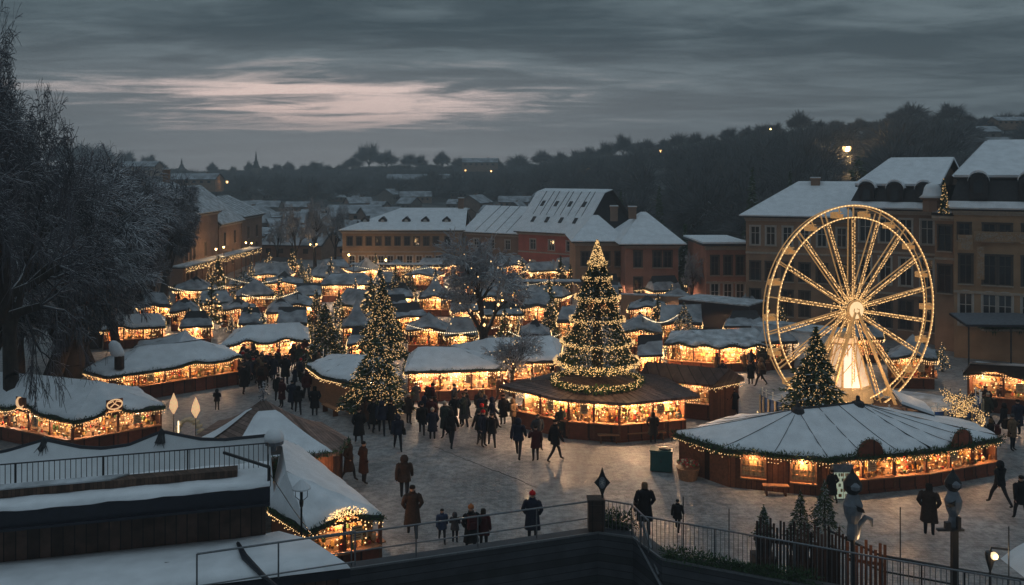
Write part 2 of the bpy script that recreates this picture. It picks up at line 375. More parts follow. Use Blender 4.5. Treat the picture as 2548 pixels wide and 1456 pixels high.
# the evening air between us and the hills
b = MB(); b.box((0, 430, 29), (2700, 900, 64)); vm_ = bpy.data.materials.new('evening_air'); vm_.use_nodes = True; nt = vm_.node_tree; nt.nodes.clear()
pv = nt.nodes.new('ShaderNodeVolumePrincipled'); pv.inputs['Color'].default_value = (.80, .86, .90, 1); pv.inputs['Density'].default_value = HAZE; pv.inputs['Anisotropy'].default_value = .0
mo = nt.nodes.new('ShaderNodeOutputMaterial'); nt.links.new(pv.outputs[0], mo.inputs['Volume'])
tag(b.build('haze', vm_), None, None, None, 'stuff')
# ------------------------------------------------------------------ market huts
def rough_garland(P, r=.11, step=.05, per=5, seed=0, ls=1.0):
    """sprays of fir along a polyline -> verts, tris"""
    rng = np.random.default_rng(seed); Q = []
    for a, b_ in zip(P[:-1], P[1:]):
        n = max(1, int((b_-a).length/step))
        for i in range(n): Q.append(np.array(lerp(a, b_, i/n)))
    if not Q: return np.zeros((0, 3)), np.zeros((0, 3), int)
    Q = np.repeat(np.array(Q), per, 0); n = len(Q)
    d = rng.normal(size=(n, 3)); d /= np.linalg.norm(d, axis=1, keepdims=True)
    sw = 1+.35*np.sin(Q[:, :1]*3.1+Q[:, 1:2]*2.3)
    c = Q+d*r*sw*rng.uniform(.2, 1, (n, 1)); t = rng.normal(size=(n, 3)); t /= np.linalg.norm(t, axis=1, keepdims=True)
    s = rng.uniform(.05, .11, (n, 1))*(r/.11)*ls
    V = np.stack([c-t*s*.35+0*d, c+t*s*.35, c+d*s*1.4], 1).reshape(-1, 3)
    return V, np.arange(n*3).reshape(-1, 3)

GOODS = []; ENERGY = 7.0
def stock(b, A, Bp, z0, z1, inn, rng, dens=1.0, bulbs=.2):
    """small wares between A and B, from z0 to z1, against the display board"""
    L_ = (Bp-A).length; d = (Bp-A)/L_
    z = z0
    while z < z1-.08:
        x = .08
        while x < L_-.1:
            w = rng.uniform(.05, .17); h = rng.uniform(.06, min(.24, z1-z)); p = A+d*(x+w/2)+inn*rng.uniform(-.10, .06)
            if rng.random() < .86*dens:
                k = rng.random()
                mi = 6 if k < bulbs else rng.choice([0, 0, 1, 1, 2, 2, 3, 4, 4, 5])
                if mi == 6: b.octa((p.x, p.y, z+h), .035, 6)
                elif rng.random() < .45: b.ball((p.x, p.y, z+h/2), w*.55, mi, 6, 1.2)
                else: b.box((p.x, p.y, z+h/2), (w*.9, .09, h), math.atan2(d.y, d.x)+rng.uniform(-.3, .3), mi, rng.uniform(.5, 1.05))
            x += w+rng.uniform(.0, .05)
        z += rng.uniform(.22, .30)

def hut(name, label, eave, ze, ridge, kinds, arches=(), over=.35, snow='snow', roof='roof_dark', pw_=1.15, gar=True, lights='bulb', goods=None,
        energy=9.0, group='market stalls on the square', cat='market stall', base=.44, wall='hut_wood', seams=0, snow_cut=(0, 1), depth=.85, seed=1, arch_sign=(), stuffit=True, lampc=(1,.56,.22), base_z=0.0, curtain=1, snow_t=.10, gar_r=.15):
    """a stall: eave = picture points of the eave corners (front left to right, then the back), all at height ze"""
    rng = random.Random(seed*77+len(label))
    E = [q if isinstance(q, Vector) else pz(q[0], q[1], ze) for q in eave]; R_ = [q if isinstance(q, Vector) else pz(*q) for q in ridge]
    c = sum(E, Vector())/len(E); c.z = 0
    E = [p-c for p in E]; R_ = [p-c for p in R_]; n = len(E)
    rm = [min(range(len(R_)), key=lambda k: (R_[k].xy-e.xy).length) for e in E]
    T = thing(name, label, cat, c, 0, group)
    to_cam = lambda p: (-c-p).xy.normalized()
    def nrm(i):
        d = E[(i+1) % n]-E[i]; return Vector((d.y, -d.x, 0)).normalized()
    def roofpt(i, s, t, dz=0.0):
        t = min(1.0, max(0.0, t))
        e = lerp(E[i], E[(i+1) % n], s); r = lerp(R_[rm[i]], R_[rm[(i+1) % n]], s); p = lerp(e, r, t)
        z = ze+(lerp(R_[rm[i]].z, R_[rm[(i+1) % n]].z, s)-ze)*t**pw_
        for (k, s0, w, h) in arches:
            if k == i: z += h*math.exp(-((s-s0)/w)**2)*(1-t)**2.2
        return Vector((p.x, p.y, z+dz))
    b = MB()
    NT = 7
    for i in range(n):
        ns = max(2, int((E[(i+1) % n]-E[i]).length/.3)); ns = min(ns, 26)
        up = [[roofpt(i, s/ns, t/NT) for s in range(ns+1)] for t in range(NT+1)]
        b.grid(up); b.grid([[p-Vector((0, 0, .07)) for p in r][::-1] for r in up])
        fa = up[0]; b.grid([[p-Vector((0, 0, .14)) for p in fa], [p+Vector((0, 0, .0)) for p in fa]])
    if seams:
        for i in range(n):
            ns = max(1, int((E[(i+1) % n]-E[i]).length/seams))
            for s in range(ns):
                b.tube([roofpt(i, s/ns, t/6, .02+(.1 if snow else 0)) for t in range(7)], .014, 4)
    b.build('roof', M[roof], T)
    if snow:
        b = MB(); t0, t1 = snow_cut
        for i in range(n):
            ns = min(26, max(3, int((E[(i+1) % n]-E[i]).length/.25))); rows = []
            ph = rng.uniform(0, 6); ed = [t0+max(0, .03*math.sin(s*1.1+ph)+.035*math.sin(s*.37+ph*2)+rng.uniform(-.01, .02)) for s in range(ns+1)]
            tops = [t1-(max(0, .10*math.sin(s*.6+ph)+rng.uniform(-.05, .05)) if t1 < 1 else 0) for s in range(ns+1)]
            prm = [roofpt(i, s/ns, max(.015, ed[s]), .0) for s in range(ns+1)]; rows.append(prm)
            for t in range(NT+1):
                rows.append([roofpt(i, s/ns, ed[s]+.03+(tops[s]-ed[s]-.03)*t/NT, (0 if t1 < 1 and t == NT else snow_t+.03*math.sin(5*s/ns+3*t+seed)+rng.uniform(0, .012)) if t1-t0 > .3 else .07) for s in range(ns+1)])
            b.grid(rows)
        b.build('snow', M[snow], T, smooth=True)
    # which sides can be seen
    vis = [i for i in range(n) if nrm(i).xy.dot(to_cam((E[i]+E[(i+1) % n])/2)) > -.15]
    eav = {i: [roofpt(i, s/24, 0, -.04)+nrm(i)*.03 for s in range(25)] for i in vis}
    if gar:
        V, Tt = [], []
        for i in vis:
            v, t = rough_garland(eav[i], gar_r, .035 if c.y < 50 else .07, 9, seed+i, .6)
            Tt.append(t+sum(len(q) for q in V)); V.append(v)
        np_mesh('garland', np.concatenate(V), np.concatenate(Tt), M['garland'], T)['kind'] = 'stuff'
    if lights:
        b = MB(); r = .022*max(1.0, c.y/42)
        for i in vis:
            L_ = (E[(i+1) % n]-E[i]).length; m = int(L_/(.13 if c.y < 60 else .2))
            for k in range(m):
                p = roofpt(i, (k+.5)/m, 0, -.19)+nrm(i)*.05; b.octa((p.x, p.y, p.z-.02*rng.random()), r)
                for q in range(curtain):
                    if rng.random() < .75: b.octa((p.x-nrm(i).x*.05, p.y-nrm(i).y*.05, p.z-rng.uniform(.06, .22)), r*.85)
        b.build('light_string', M[lights], T)['kind'] = 'stuff'
    # walls
    Wp = [e*(1-over/e.xy.length) for e in E]
    for p in Wp: p.z = 0
    class Each:
        def __init__(s, nm, mt): s.nm, s.mt = nm, mt
        def box(s, *a): q_ = MB(); q_.box(*a); return q_.build(s.nm, M[s.mt], T)
    bp, bc, bd, bq, bw = Each('counter_front','hut_panel'), Each('counter','counter_wood'), Each('display_board','display_wood'), Each('post','post_wood'), Each('plank_wall',wall); gb = MB(); hb = ze*base; nl = []
    for i in range(n):
        A, B_ = Wp[i].copy(), Wp[(i+1) % n].copy(); kd = kinds[i % len(kinds)]; L_ = (B_-A).length; d = (B_-A)/L_; nn = nrm(i); rz = math.atan2(d.y, d.x); mid = (A+B_)/2
        top = ze-.02
        if kd == 'o':
            bp.box((mid.x, mid.y, hb/2+.03), (L_, .07, hb-.06), rz)
            bp.box((mid.x+nn.x*.05, mid.y+nn.y*.05, .07), (L_, .05, .12), rz)
            q = mid+nn*.07; bc.box((q.x, q.y, hb), (L_*.99, .36, .05), rz)
            np_ = max(1, round(L_/1.7))
            for k in range(np_+1):
                p = A+d*(L_*k/np_); bq.box((p.x, p.y, top/2), (.11, .11, top), rz)
            q = mid-nn*.02; bq.box((q.x, q.y, top-.02), (L_, .07, .10), rz)
            dep = min(depth, max(.45, mid.length*.6)); a2, b2 = A-nn*dep, B_-nn*dep; m2 = (a2+b2)/2
            bd.box((m2.x, m2.y, (hb+top)/2-.1), (L_*.95, .05, top-hb+.3), rz)
            if stuffit:
                stock(gb, a2+nn*.12, b2+nn*.12, hb+.02, top-.05, nn, rng)
                stock(gb, A-nn*.02, B_-nn*.02, hb+.025, hb+.26, nn, rng, .75, .12)
            if c.y < 60 and L_ > 2.2:       # a pale price board hung in the opening
                q = A+d*(L_*rng.uniform(.25, .75))-nn*.10; mb = MB(); zc = hb+(top-hb)*.5; mb.box((q.x, q.y, zc), (.42, .03, .52), rz); pb = mb.build('price_board', M['cream'], T); mb = MB()
                for k in range(5): mb.box((q.x+nn.x*.02, q.y+nn.y*.02, zc+.18-.085*k), (.30-.05*(k % 3), .012, .028), rz)
                mb.build('printed_lines', M['brown_ware'], pb)
            m = max(1, round(L_/2.2))
            for k in range(m): nl.append((A+d*(L_*(k+.5)/m)-nn*.22+Vector((0, 0, top-.2))))
        elif kd == 'w':         # plank wall with a glazed, lit window
            bw.box((mid.x, mid.y, top/2), (L_, .07, top), rz)
            m = max(1, round(L_/1.75))
            for k in range(m):
                p = A+d*(L_*(k+.5)/m)+nn*.05
                q = p+nn*.03; wb = MB()
                for j in (-1, 1):
                    wb.box((p.x+d.x*.505*j, p.y+d.y*.505*j, top*.58), (.09, .09, .86), rz); wb.box((p.x, p.y, top*.58+.385*j), (.92, .085, .09), rz)
                for j in range(-2, 3): wb.box((q.x+d.x*.16*j+nn.x*.02, q.y+d.y*.16*j+nn.y*.02, top*.58), (.022, .03, .68), rz)
                for j in (-.12, .12): wb.box((q.x+nn.x*.022, q.y+nn.y*.022, top*.58+j), (.92, .03, .022), rz)
                wb.box((q.x+nn.x*.06, q.y+nn.y*.06, top*.58-.46), (1.12, .2, .05), rz)
                w_ = wb.build('window', M['counter_wood'], T); wb = MB(); wb.box((q.x-nn.x*.02, q.y-nn.y*.02, top*.58), (.92, .02, .68), rz); wb.build('pane', M['pane_warm'], w_)
            for k in range(m): nl.append(A+d*(L_*(k+.5)/m)+nn*.19+Vector((0, 0, top-.20)))
        elif kd == 'c': bw.box((mid.x, mid.y, top/2), (L_, .07, top), rz)
    if gb.v:
        g_ = gb.build('market_wares', [M[k] for k in WARES]); g_.location = c
        tag(g_, 'small golden and red wares crowded on the shelves of the ' + label, None, None, 'stuff'); GOODS.append(g_)
    k_ = rng.random(); lampc = (1, .54+.15*k_, .24+.22*k_)
    for p in nl: lamp('stall_lamp', p, energy*ENERGY*rng.uniform(.6, 1.3), lampc, T, .10)
    return T, dict(E=E, R=R_, c=c, W=Wp, roofpt=roofpt, nrm=nrm)

def sign_board(T, info, side, s, kind, r=.30, up=.08):
    """a round-topped gable board framed with fir on the eave"""
    p = info['roofpt'](side, s, 0, up); nn = info['nrm'](side); rz = math.atan2(nn.y, nn.x)+PI/2
    b = MB(); pts = []
    d = Vector((math.cos(rz), math.sin(rz), 0))
    for k in range(13):
        a = PI*k/12; pts.append(p+d*(r*math.cos(a))+Vector((0, 0, r*1.15*math.sin(a)))+nn*.05)
    b.slab(pts, -nn*.12); o = b.build('gable_board', M['hut_panel'], T)
    v, t = rough_garland([q_-nn*.06 for q_ in pts], .12, .03, 9, int(s*100), .6); np_mesh('garland', v, t, M['garland'], o)
    return p, nn, d, rz

S = {}
S['h1'] = hut('market_stall', 'long snowy stall with two lit emblems on its wavy fir-trimmed eave', [(-90,996),(183,1048),(412,1010),(345,966),(-90,950)], 1.75,
    [(240,952,2.85),(-60,925,3.1)], 'ooccc', [(0,.57,.10,.42),(1,.42,.13,.45)], seed=3, energy=14, over=.3)
S['h2'] = hut('market_stall', 'snow-roofed stall with a small chimney box and long dark red counter', [(206,922),(266,938),(606,890),(560,862),(300,874)], 1.76,
    [(345,868,2.75),(500,850,2.8)], 'oocco', [(1,.62,.08,.22),(1,.95,.05,.2)], seed=5, energy=13, base=.5)
S['h3'] = hut('market_stall', 'small peaked snowy stall directly behind the chimney stall', [(330,866),(420,876),(516,862),(500,846),(345,850)], 1.9, [(462,826,3.1)], 'cccc', [], seed=6, energy=8, gar=False, lights=None, pw_=1.5)
S['h4'] = hut('market_stall', 'snowy stall with two arched eaves behind the crowded lane', [(545,862),(772,846),(768,818),(585,822)], 1.6,
    [(615,812,2.6),(745,806,2.6)], 'oocc', [(0,.3,.1,.35),(0,.72,.1,.3)], seed=8, energy=26, base=.35)
S['h5'] = hut('market_stall', 'stall with low snowy roof under the left bare trees', [(250,822),(412,812),(412,792),(265,792)], 1.6, [(300,786,2.5),(395,782,2.5)], 'oocc', [(0,.3,.12,.3)], seed=9, energy=18)
T6 = hut('tent_stall', 'peaked brown canvas tent stall half covered with snow', [(478,1090),(548,1152),(842,1126),(870,1092),(800,1050),(545,1045)], 1.9, [(655,992,3.55)], 'ccccc', [], roof='canvas_brown', snow=None, pw_=1.35, seed=11, gar=False, lights=None, cat='tent stall', wall='hut_wood')
S['h6'] = T6
# snow lies on two of the tent's slopes, brown canvas shows along the hips
b = MB(); rp = T6[1]['roofpt']
for i, a0, a1 in ((0, .10, .34), (1, .03, .97)):
    rows = [[rp(i, a0+(a1-a0)*s/12, t0, .0 if t in (0, 9) else .085) for s in range(13)] for t, t0 in [(k, .02+.80*k/9) for k in range(10)]]
    for r in rows: r[0] = r[0]-Vector((0,0,.06)) if r[0].z > 0 else r[0]
    b.grid(rows)
b.build('snow', M['snow'], T6[0], smooth=True)
v, t = rough_garland([rp(1, s/20, 0, -.02) for s in range(21)]+[rp(2, s/20, 0, -.02) for s in range(21)], .13, .05, 6, 4); np_mesh('garland', v, t, M['garland'], T6[0])
b = MB()
pk = T6[1]['R'][0]
b.tube([pk-Vector((0,0,.2)), pk+Vector((0,0,.5))], .035, 6)
for k in range(60):
    r = random.Random(k); q = pk+Vector((r.uniform(-.28,.28)*(1-k/80), r.uniform(-.2,.2), r.uniform(-.25,.75))); b.octa(q, .05)
b.build('peak_ornament', M['twig_frost'], T6[0])

S['h9'] = hut('market_pavilion', 'large eight-sided pavilion with seamed snowy roof and thick fir garland', [(1676,1078),(1800,1118),(2060,1143),(2320,1122),(2492,1090),(2420,1048),(2240,1030),(1840,1034)], 1.70,
    [(1985,1024,2.95),(2135,1008,3.0)], 'cwooccccc', [], roof='roof_dark', seed=13, energy=16, cat='pavilion', seams=1.5, base=.4, depth=.6, gar_r=.21, over=.28)
sign_board(*S['h9'], 2, .40, 'r', .62, .0); sign_board(*S['h9'], 3, .42, 'r', .62, .0)
b = MB(); inf = S['h9'][1]
for q in inf['R']:
    b.lathe([(.34,-.16),(.26,.05),(.12,.12),(.07,.34)], q+Vector((0,0,.1)), 10)
b.tube([inf['R'][0]+Vector((0,0,.13)), inf['R'][1]+Vector((0,0,.13))], .05, 6)
b.build('ridge_cap', M['roof_dark'], S['h9'][0])

S['h10'] = hut('market_pavilion', 'brown metal roofed round hut carrying the tall tiered christmas tree', [(1243,958),(1390,992),(1556,1003),(1742,984),(1640,930),(1400,922)], 2.25,
    [(1490,936,2.95)], 'ooocc', [], roof='roof_sheet', snow=None, seed=15, energy=44, cat='pavilion', seams=.42, base=.42, over=.8, gar=False, pw_=1.0, depth=.7)
S['h11'] = hut('market_stall', 'brown gabled hut joined behind the round tree hut', [(1590,938),(1775,958),(1852,942),(1680,912)], 2.1, [(1610,900,3.0),(1815,918,3.0)], 'occc', [], roof='roof_sheet', snow=None, seed=16, energy=12, seams=.45, gar=False, pw_=1.0)
S['h12'] = hut('market_stall', 'brightly lit snowy stall between the twin firs and the bare tree', [(1005,926),(1262,918),(1250,886),(1015,884)], 1.9, [(1040,868,2.8),(1130,866,2.8)], 'oocc', [], seed=17, energy=42, base=.36)
S['h13'] = hut('market_stall', 'wide flat snowy stall roof under the bare tree', [(1262,905),(1392,896),(1400,850),(1120,862)], 1.9, [(1210,846,2.7),(1370,838,2.7)], 'occ', [], seed=18, energy=30, gar=False)
S['h14'] = hut('market_stall', 'curved corner stall of orange planks left of the twin firs', [(762,908),(800,935),(872,952),(1000,935),(960,893),(825,884)], 1.85, [(890,885,2.7)], 'ccocc', [], seed=19, energy=16, wall='counter_wood')
S['h15'] = hut('market_stall', 'stall with four scalloped eaves left of the ferris wheel', [(1652,856),(1790,866),(1925,862),(1915,826),(1670,826)], 1.75, [(1715,824,2.5),(1880,820,2.5)], 'oocc', [(0,.28,.12,.22),(0,.75,.12,.22),(1,.25,.12,.22),(1,.72,.12,.22)], seed=20, energy=40, base=.35, snow='snow_old')
S['h16'] = hut('market_stall', 'wooden stall with golden lit gable at the right edge', [(2396,928),(2600,946),(2640,916),(2430,904)], 2.2, [(2415,906,2.9),(2625,916,2.9)], 'occc', [(0,.4,.22,.35)], seed=21, energy=12, base=.42)
# small stalls filling the back of the square
BACK = [(430,545,722,1.7,'stall with pale sagging roof at the far left of the market',26),(545,640,772,1.6,'low grey snowy stall behind the golden kiosk',18),(795,935,708,1.9,'far snowy stall in front of the long ochre house',26),
    (655,760,706,1.7,'far stall left of the ochre house lamps',24),(592,656,806,1.6,'glowing golden kiosk in the middle of the left market',46),(1008,1125,822,1.8,'snowy stall with red side panel right of the twin firs',24),
    (848,925,812,1.9,'steep white roofed kiosk just left of the tall fir',26),(1040,1125,742,1.8,'far stall with grey peaked roof beside the bare tree',30),(1385,1450,800,1.9,'blocky snow-covered stall behind the main tree on the left',12),
    (1540,1650,826,1.8,'wide snowy stall right of the main tree',12),(1800,1905,812,1.8,'low snowy stall roof near the wheel',14),(420,500,778,1.7,'dark red stall draped in amber lights',24),(480,585,756,1.7,'small stall with crumpled snowy roof at left',24),
    (1640,1748,806,1.8,'mid stall with low roof behind the frosted fir',14),(1875,1985,852,2.0,'steep white snowy stall touching the left rim of the wheel',16),(2205,2335,892,2.0,'dark stall with blue snowy roof behind the wheel',8),(1585,1650,884,1.6,'small peach lit kiosk right of the tall tree',40),
    (560,660,712,1.7,'far low stall just left of the round bushy fir',26),(735,800,735,1.6,'far tiny stall by the little back fir',26),(925,995,712,1.7,'far stall half behind the tip of the twin firs',28),(1120,1200,772,1.7,'stall under the left branches of the bare tree',30),(1105,1190,836,1.7,'amber stall close to the bare tree trunk',36),(445,530,812,1.6,'amber stall hidden by twigs left of the arched stall',30),(340,425,764,1.6,'stall glowing through the left grove twigs',26),(690,765,806,1.5,'small stall tucked under the slim fir',34),(862,935,858,1.6,'peach kiosk beside the dark green fir',44),(1290,1372,832,1.7,'snowy stall between bare tree and amber fir',30),(1180,1262,742,1.7,'far stall seen through the bare tree crown',28),(1452,1540,742,1.8,'far stall right behind the tall tree top',24),(1560,1660,768,1.8,'far stall below the garden wall',18),(2110,2200,842,1.9,'stall hidden behind the wheel spokes',16),
    (690,790,762,1.7,'tiny stall hidden between small firs',26),(930,1030,738,1.8,'far stall glowing between two dark firs',30),(1295,1380,766,1.8,'stall glowing red behind the bare tree',24),(660,735,838-60,1.5,'squat stall beside the little fir in mid market',22)]
for k, (x0, x1, y, ze, lb, en) in enumerate(BACK):
    r = random.Random(k+40); sk = r.uniform(-7, 7); wdt = x1-x0; d_ = (y-HY)
    yb = HY+d_*.955
    eb = [(x0,y+sk*.3),(x1,y-sk*.3),(x1-wdt*.04,yb-sk*.3),(x0+wdt*.06,yb+sk*.3)]; q = [pz(*p, ze) for p in eb]; up = 2.0 if k in (6,7) else r.uniform(.9,1.3)
    ra, rb = (q[0]+q[3])/2+Vector((0,0,up)), (q[1]+q[2])/2+Vector((0,0,up))
    S['b%d' % k] = hut('market_stall', lb, eb, ze, [lerp(ra,rb,.5)] if k in (6,7) or r.random() < .25 else [lerp(ra,rb,.2), lerp(ra,rb,.8)] if r.random() < .5 else [lerp(ra,rb,.01), lerp(ra,rb,.99)],
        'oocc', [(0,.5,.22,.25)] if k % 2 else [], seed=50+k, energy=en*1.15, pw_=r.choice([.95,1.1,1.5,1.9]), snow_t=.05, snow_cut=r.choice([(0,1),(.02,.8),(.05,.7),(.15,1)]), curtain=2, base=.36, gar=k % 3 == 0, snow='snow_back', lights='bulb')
# more little stalls packed between them
rg = random.Random(77); taken = [(S[k][1]['c'].x, S[k][1]['c'].y, max((e.xy).length for e in S[k][1]['E'])) for k in S]; nk = 0
SH = ['peaked snowy roof', 'long flat snowy roof', 'patchy dark roof']
for tr in range(900):
    x, y = (rg.uniform(400, 1420), rg.uniform(684, 870)) if tr % 4 else (rg.uniform(1430, 1900), rg.uniform(740, 850))
    p = pz(x, y)
    rad = rg.uniform(1.5, 2.4)
    if x < 470 and y > 760 or any((p.x-a)**2+(p.y-c_)**2 < (r_*.92+rad)**2 for a, c_, r_ in taken) or nk >= 30: continue
    if 1180 < x < 1240 and p.y < 70: continue
    taken.append((p.x, p.y, rad)); ze = rg.uniform(1.6, 1.9); a = rg.uniform(-.6, .6); ca, sa = math.cos(a), math.sin(a)
    eb = [p+Vector((ca*i_*rad*1.0-sa*j_*rad*.75, sa*i_*rad+ca*j_*rad*.75, ze)) for i_, j_ in ((-1,-1),(1,-1),(1,1),(-1,1))]; up = rg.uniform(.8, 1.5); kk = rg.randrange(3)
    ra, rb = (eb[0]+eb[3])/2+Vector((0,0,up)), (eb[1]+eb[2])/2+Vector((0,0,up))
    S['p%d' % nk] = hut('market_stall', 'little stall with %s packed %s' % (SH[kk], 'in the far left of the market' if x < 700 else 'behind the twin firs' if x < 1100 else 'behind the bare tree' if x < 1430 else 'right of the tall tree'), eb, ze,
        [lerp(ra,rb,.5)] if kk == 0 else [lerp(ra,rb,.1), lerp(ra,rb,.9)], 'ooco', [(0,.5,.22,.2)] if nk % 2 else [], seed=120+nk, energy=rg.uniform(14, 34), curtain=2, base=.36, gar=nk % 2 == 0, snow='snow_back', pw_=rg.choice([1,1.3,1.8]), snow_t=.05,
        snow_cut=(.05,.6) if kk == 2 else (0,1), group='little stalls packed into the back rows', over=.25)
    nk += 1
# long lit canopies along the house fronts
def canopy(label, x0, y0, x1, y1, D0, D1, z, en, post=True):
    A, B_ = pd(x0, y0, D0), pd(x1, y1, D1); A.z = B_.z = z; c = (A+B_)/2; c.z = 0
    T = thing('canopy', label, 'canopy', c, 0, 'lit canopies along the house fronts'); A, B_ = A-c, B_-c; d = (B_-A).normalized(); nn = Vector((d.y, -d.x, 0)); back = -nn*1.8
    b = MB(); b.slab([A, B_, B_+back, A+back], (0, 0, .14)); b.build('roof', M['roof_dark'], T)
    b = MB(); b.slab([A+Vector((0,0,.145))-nn*.05, B_+Vector((0,0,.145))-nn*.05, B_+back+Vector((0,0,.145)), A+back+Vector((0,0,.145))], (0, 0, .12)); b.build('snow', M['snow_old'], T)
    b = MB(); L_ = (B_-A).length; r = random.Random(int(x0))
    for k in range(int(L_/.16)):
        for q in range(2):
            if r.random() < .6: b.octa(A+d*(k*.16+r.uniform(0,.1))+Vector((0,0,r.uniform(-.45,.1)))+nn*.06, .04)
    b.build('light_string', M['bulb_soft'], T)['kind'] = 'stuff'
    for k in range(int(L_/2.6)+1): b = MB(); p = A+d*min(L_, k*2.6)+back*.1; b.tube([(p.x,p.y,0),(p.x,p.y,z)], .06, 6); b.build('post', M['post_wood'], T)
    for k in range(max(1, int(L_/4))): lamp('canopy_lamp', A+d*(k+.5)*4+back*.5+Vector((0,0,-.3)), en, (1,.58,.24), T)
canopy('lit canopy sloping along the dark house row at left', 462, 642, 652, 622, 98, 124, 3.2, 16)
canopy('golden light band on the canopy below the red house', 1300, 712, 1446, 716, 93, 93, 2.2, 45)
canopy('low dark canopy under the long ochre house', 870, 690, 1130, 690, 112, 112, 2.0, 22)

def little_lights(label, x, y, hgt, n, seed):
    """catenary string of bulbs between two thin poles"""
    a, c_ = pz(x[0], y[0]), pz(x[1], y[1]); T = thing('light_garland', label, 'light garland', a, 0, 'light garlands strung over the lanes'); d = c_-a; b = MB()
    P = [d*t+Vector((0,0,hgt-.55*math.sin(PI*t))) for t in np.linspace(0,1,24)]; b.tube(P, .012, 4); b.build('cable', M['metal_dark'], T)
    b = MB(); rg = random.Random(seed)
    for k in range(n): t = k/(n-1); p = d*t+Vector((0,0,hgt-.55*math.sin(PI*t)-.05)); b.octa(p, .05*rg.uniform(.6,1.2))
    b.build('light_string', M['bulb_white'], T)['kind'] = 'stuff'
    for p in (Vector(), d): b = MB(); b.tube([p, p+Vector((0,0,hgt+.1))], .035, 5); b.build('pole', M['metal_dark'], T)
for i, (lb, x, y, h, n) in enumerate([('garland of bulbs from the twin firs to the bare tree',(1010,1240),(905,912),2.9,46),('garland of bulbs from the bare tree to the tall tree pavilion',(1262,1396),(915,925),2.7,34),('garland of bulbs across the left market back',(560,700),(765,770),3.2,34),('garland of bulbs beside the golden kiosk',(600,740),(812,805),3.0,36),('garland of bulbs below the ochre house lamps',(880,1080),(735,738),3.4,44),('garland of bulbs right of the tall tree',(1600,1690),(880,872),2.9,30),('garland of bulbs above the amber stalls at left',(420,560),(790,786),3.0,34),('garland of bulbs behind the bare tree to the red house',(1200,1380),(775,770),3.1,36)]): little_lights(lb, x, y, h, n, i)
g = pz(2106, 1252); T = thing('drinks_fridge', 'tall glass door fridge glowing pale green at the pavilion front', 'fridge', g+Vector((0,.35,0))); b = MB(); b.box((0,.25,.75), (.85,.5,1.5)); b.build('body', M['grey_paint'], T)
for s_ in (-1,1): b = MB(); b.box((s_*.205,-.02,.62), (.38,.03,1.1)); b.build('glass_door', M['fridge_lit'], T)
b = MB(); rg = random.Random(3)
for k in range(40): b.box((rg.uniform(-.36,.36), -.045, .15+.22*rg.randrange(5)+.06), (.05,.02,.13), 0, rg.randrange(3))
b.build('bottles', [M['green_ware'], M['amber_ware'], M['cream']], T)['kind'] = 'stuff'
# ------------------------------------------------------------------ houses
def snowed(b_roof, b_snow, poly, lift=.14, inset=.0, thick=.12):
    """a roof slope with a blanket of snow on it"""
    P = [Vector(p) for p in poly]; nn = (P[1]-P[0]).cross(P[2]-P[0]).normalized()
    if nn.z < 0: nn = -nn
    b_roof.slab(P, -nn*.12)
    c = sum(P, Vector())/len(P); Q = [c+(p-c)*(1-inset)+nn*.01 for p in P]; b_snow.slab(Q, nn*thick)

def window(b, pos, w, h, T, fm='frame_pale', pm='glass', arch=False, dep=.14, sill=True, shut=False):
    """casement in a wall opening; wall plane is local y=0, outside is -y"""
    x, z = pos; f = MB(); t = .07
    f.box((x-w/2+t/2, dep*.6, z+h/2), (t, .06, h)); f.box((x+w/2-t/2, dep*.6, z+h/2), (t, .06, h))
    f.box((x, dep*.6, z+t/2), (w-2*t, .058, t)); f.box((x, dep*.6, z+h-t/2), (w-2*t, .058, t))
    f.box((x, dep*.55, z+h/2), (.06, .05, h-2*t)); f.box((x, dep*.62, z+h*.64), (w-2*t, .05, .05))
    # surround standing proud of the wall
    s = .10
    for dx in (-1, 1): f.box((x+dx*(w/2+s/2+.005), -.02, z+h/2), (s, .05, h+.02))
    if arch:
        pts = [(x+(w/2+s)*math.cos(PI*k/8), -.045, z+h+(w/2)*.55*math.sin(PI*k/8)) for k in range(9)]; f.slab(pts, (0, .05, 0))
    else: f.box((x, -.025, z+h+s/2+.01), (w+2*s+.06, .06, s))
    o = f.build('window', M[fm], T)
    p = MB(); p.box((x, dep*.8, z+h/2), (w-.1, .02, h-.1)); p.build('pane', M[pm], o)
    if sill: p = MB(); p.box((x, -.06, z-.05), (w+.26, .16, .08)); p.build('sill', M['stone_trim'], o)
    return o

def facade(b, x0, x1, z0, z1, ops, y=0.0, dep=.16):
    """wall face in the plane y with real openings (x, z, w, h) and their reveals"""
    xs = sorted({x0, x1, *[o[0]-o[2]/2 for o in ops], *[o[0]+o[2]/2 for o in ops]}); zs = sorted({z0, z1, *[o[1] for o in ops], *[o[1]+o[3] for o in ops]})
    for a, c in zip(xs[:-1], xs[1:]):
        for d, e in zip(zs[:-1], zs[1:]):
            mx, mz = (a+c)/2, (d+e)/2
            if any(abs(mx-o[0]) < o[2]/2 and o[1] < mz < o[1]+o[3] for o in ops): continue
            b.poly([(a, y, d), (c, y, d), (c, y, e), (a, y, e)])
    for x, z, w, h in ops:
        l, r, t = x-w/2, x+w/2, z+h
        b.poly([(l, y, z), (l, y, t), (l, y+dep, t), (l, y+dep, z)]); b.poly([(r, y, z), (r, y+dep, z), (r, y+dep, t), (r, y, t)])
        b.poly([(l, y, t), (r, y, t), (r, y+dep, t), (l, y+dep, t)]); b.poly([(l, y, z), (l, y+dep, z), (r, y+dep, z), (r, y, z)])

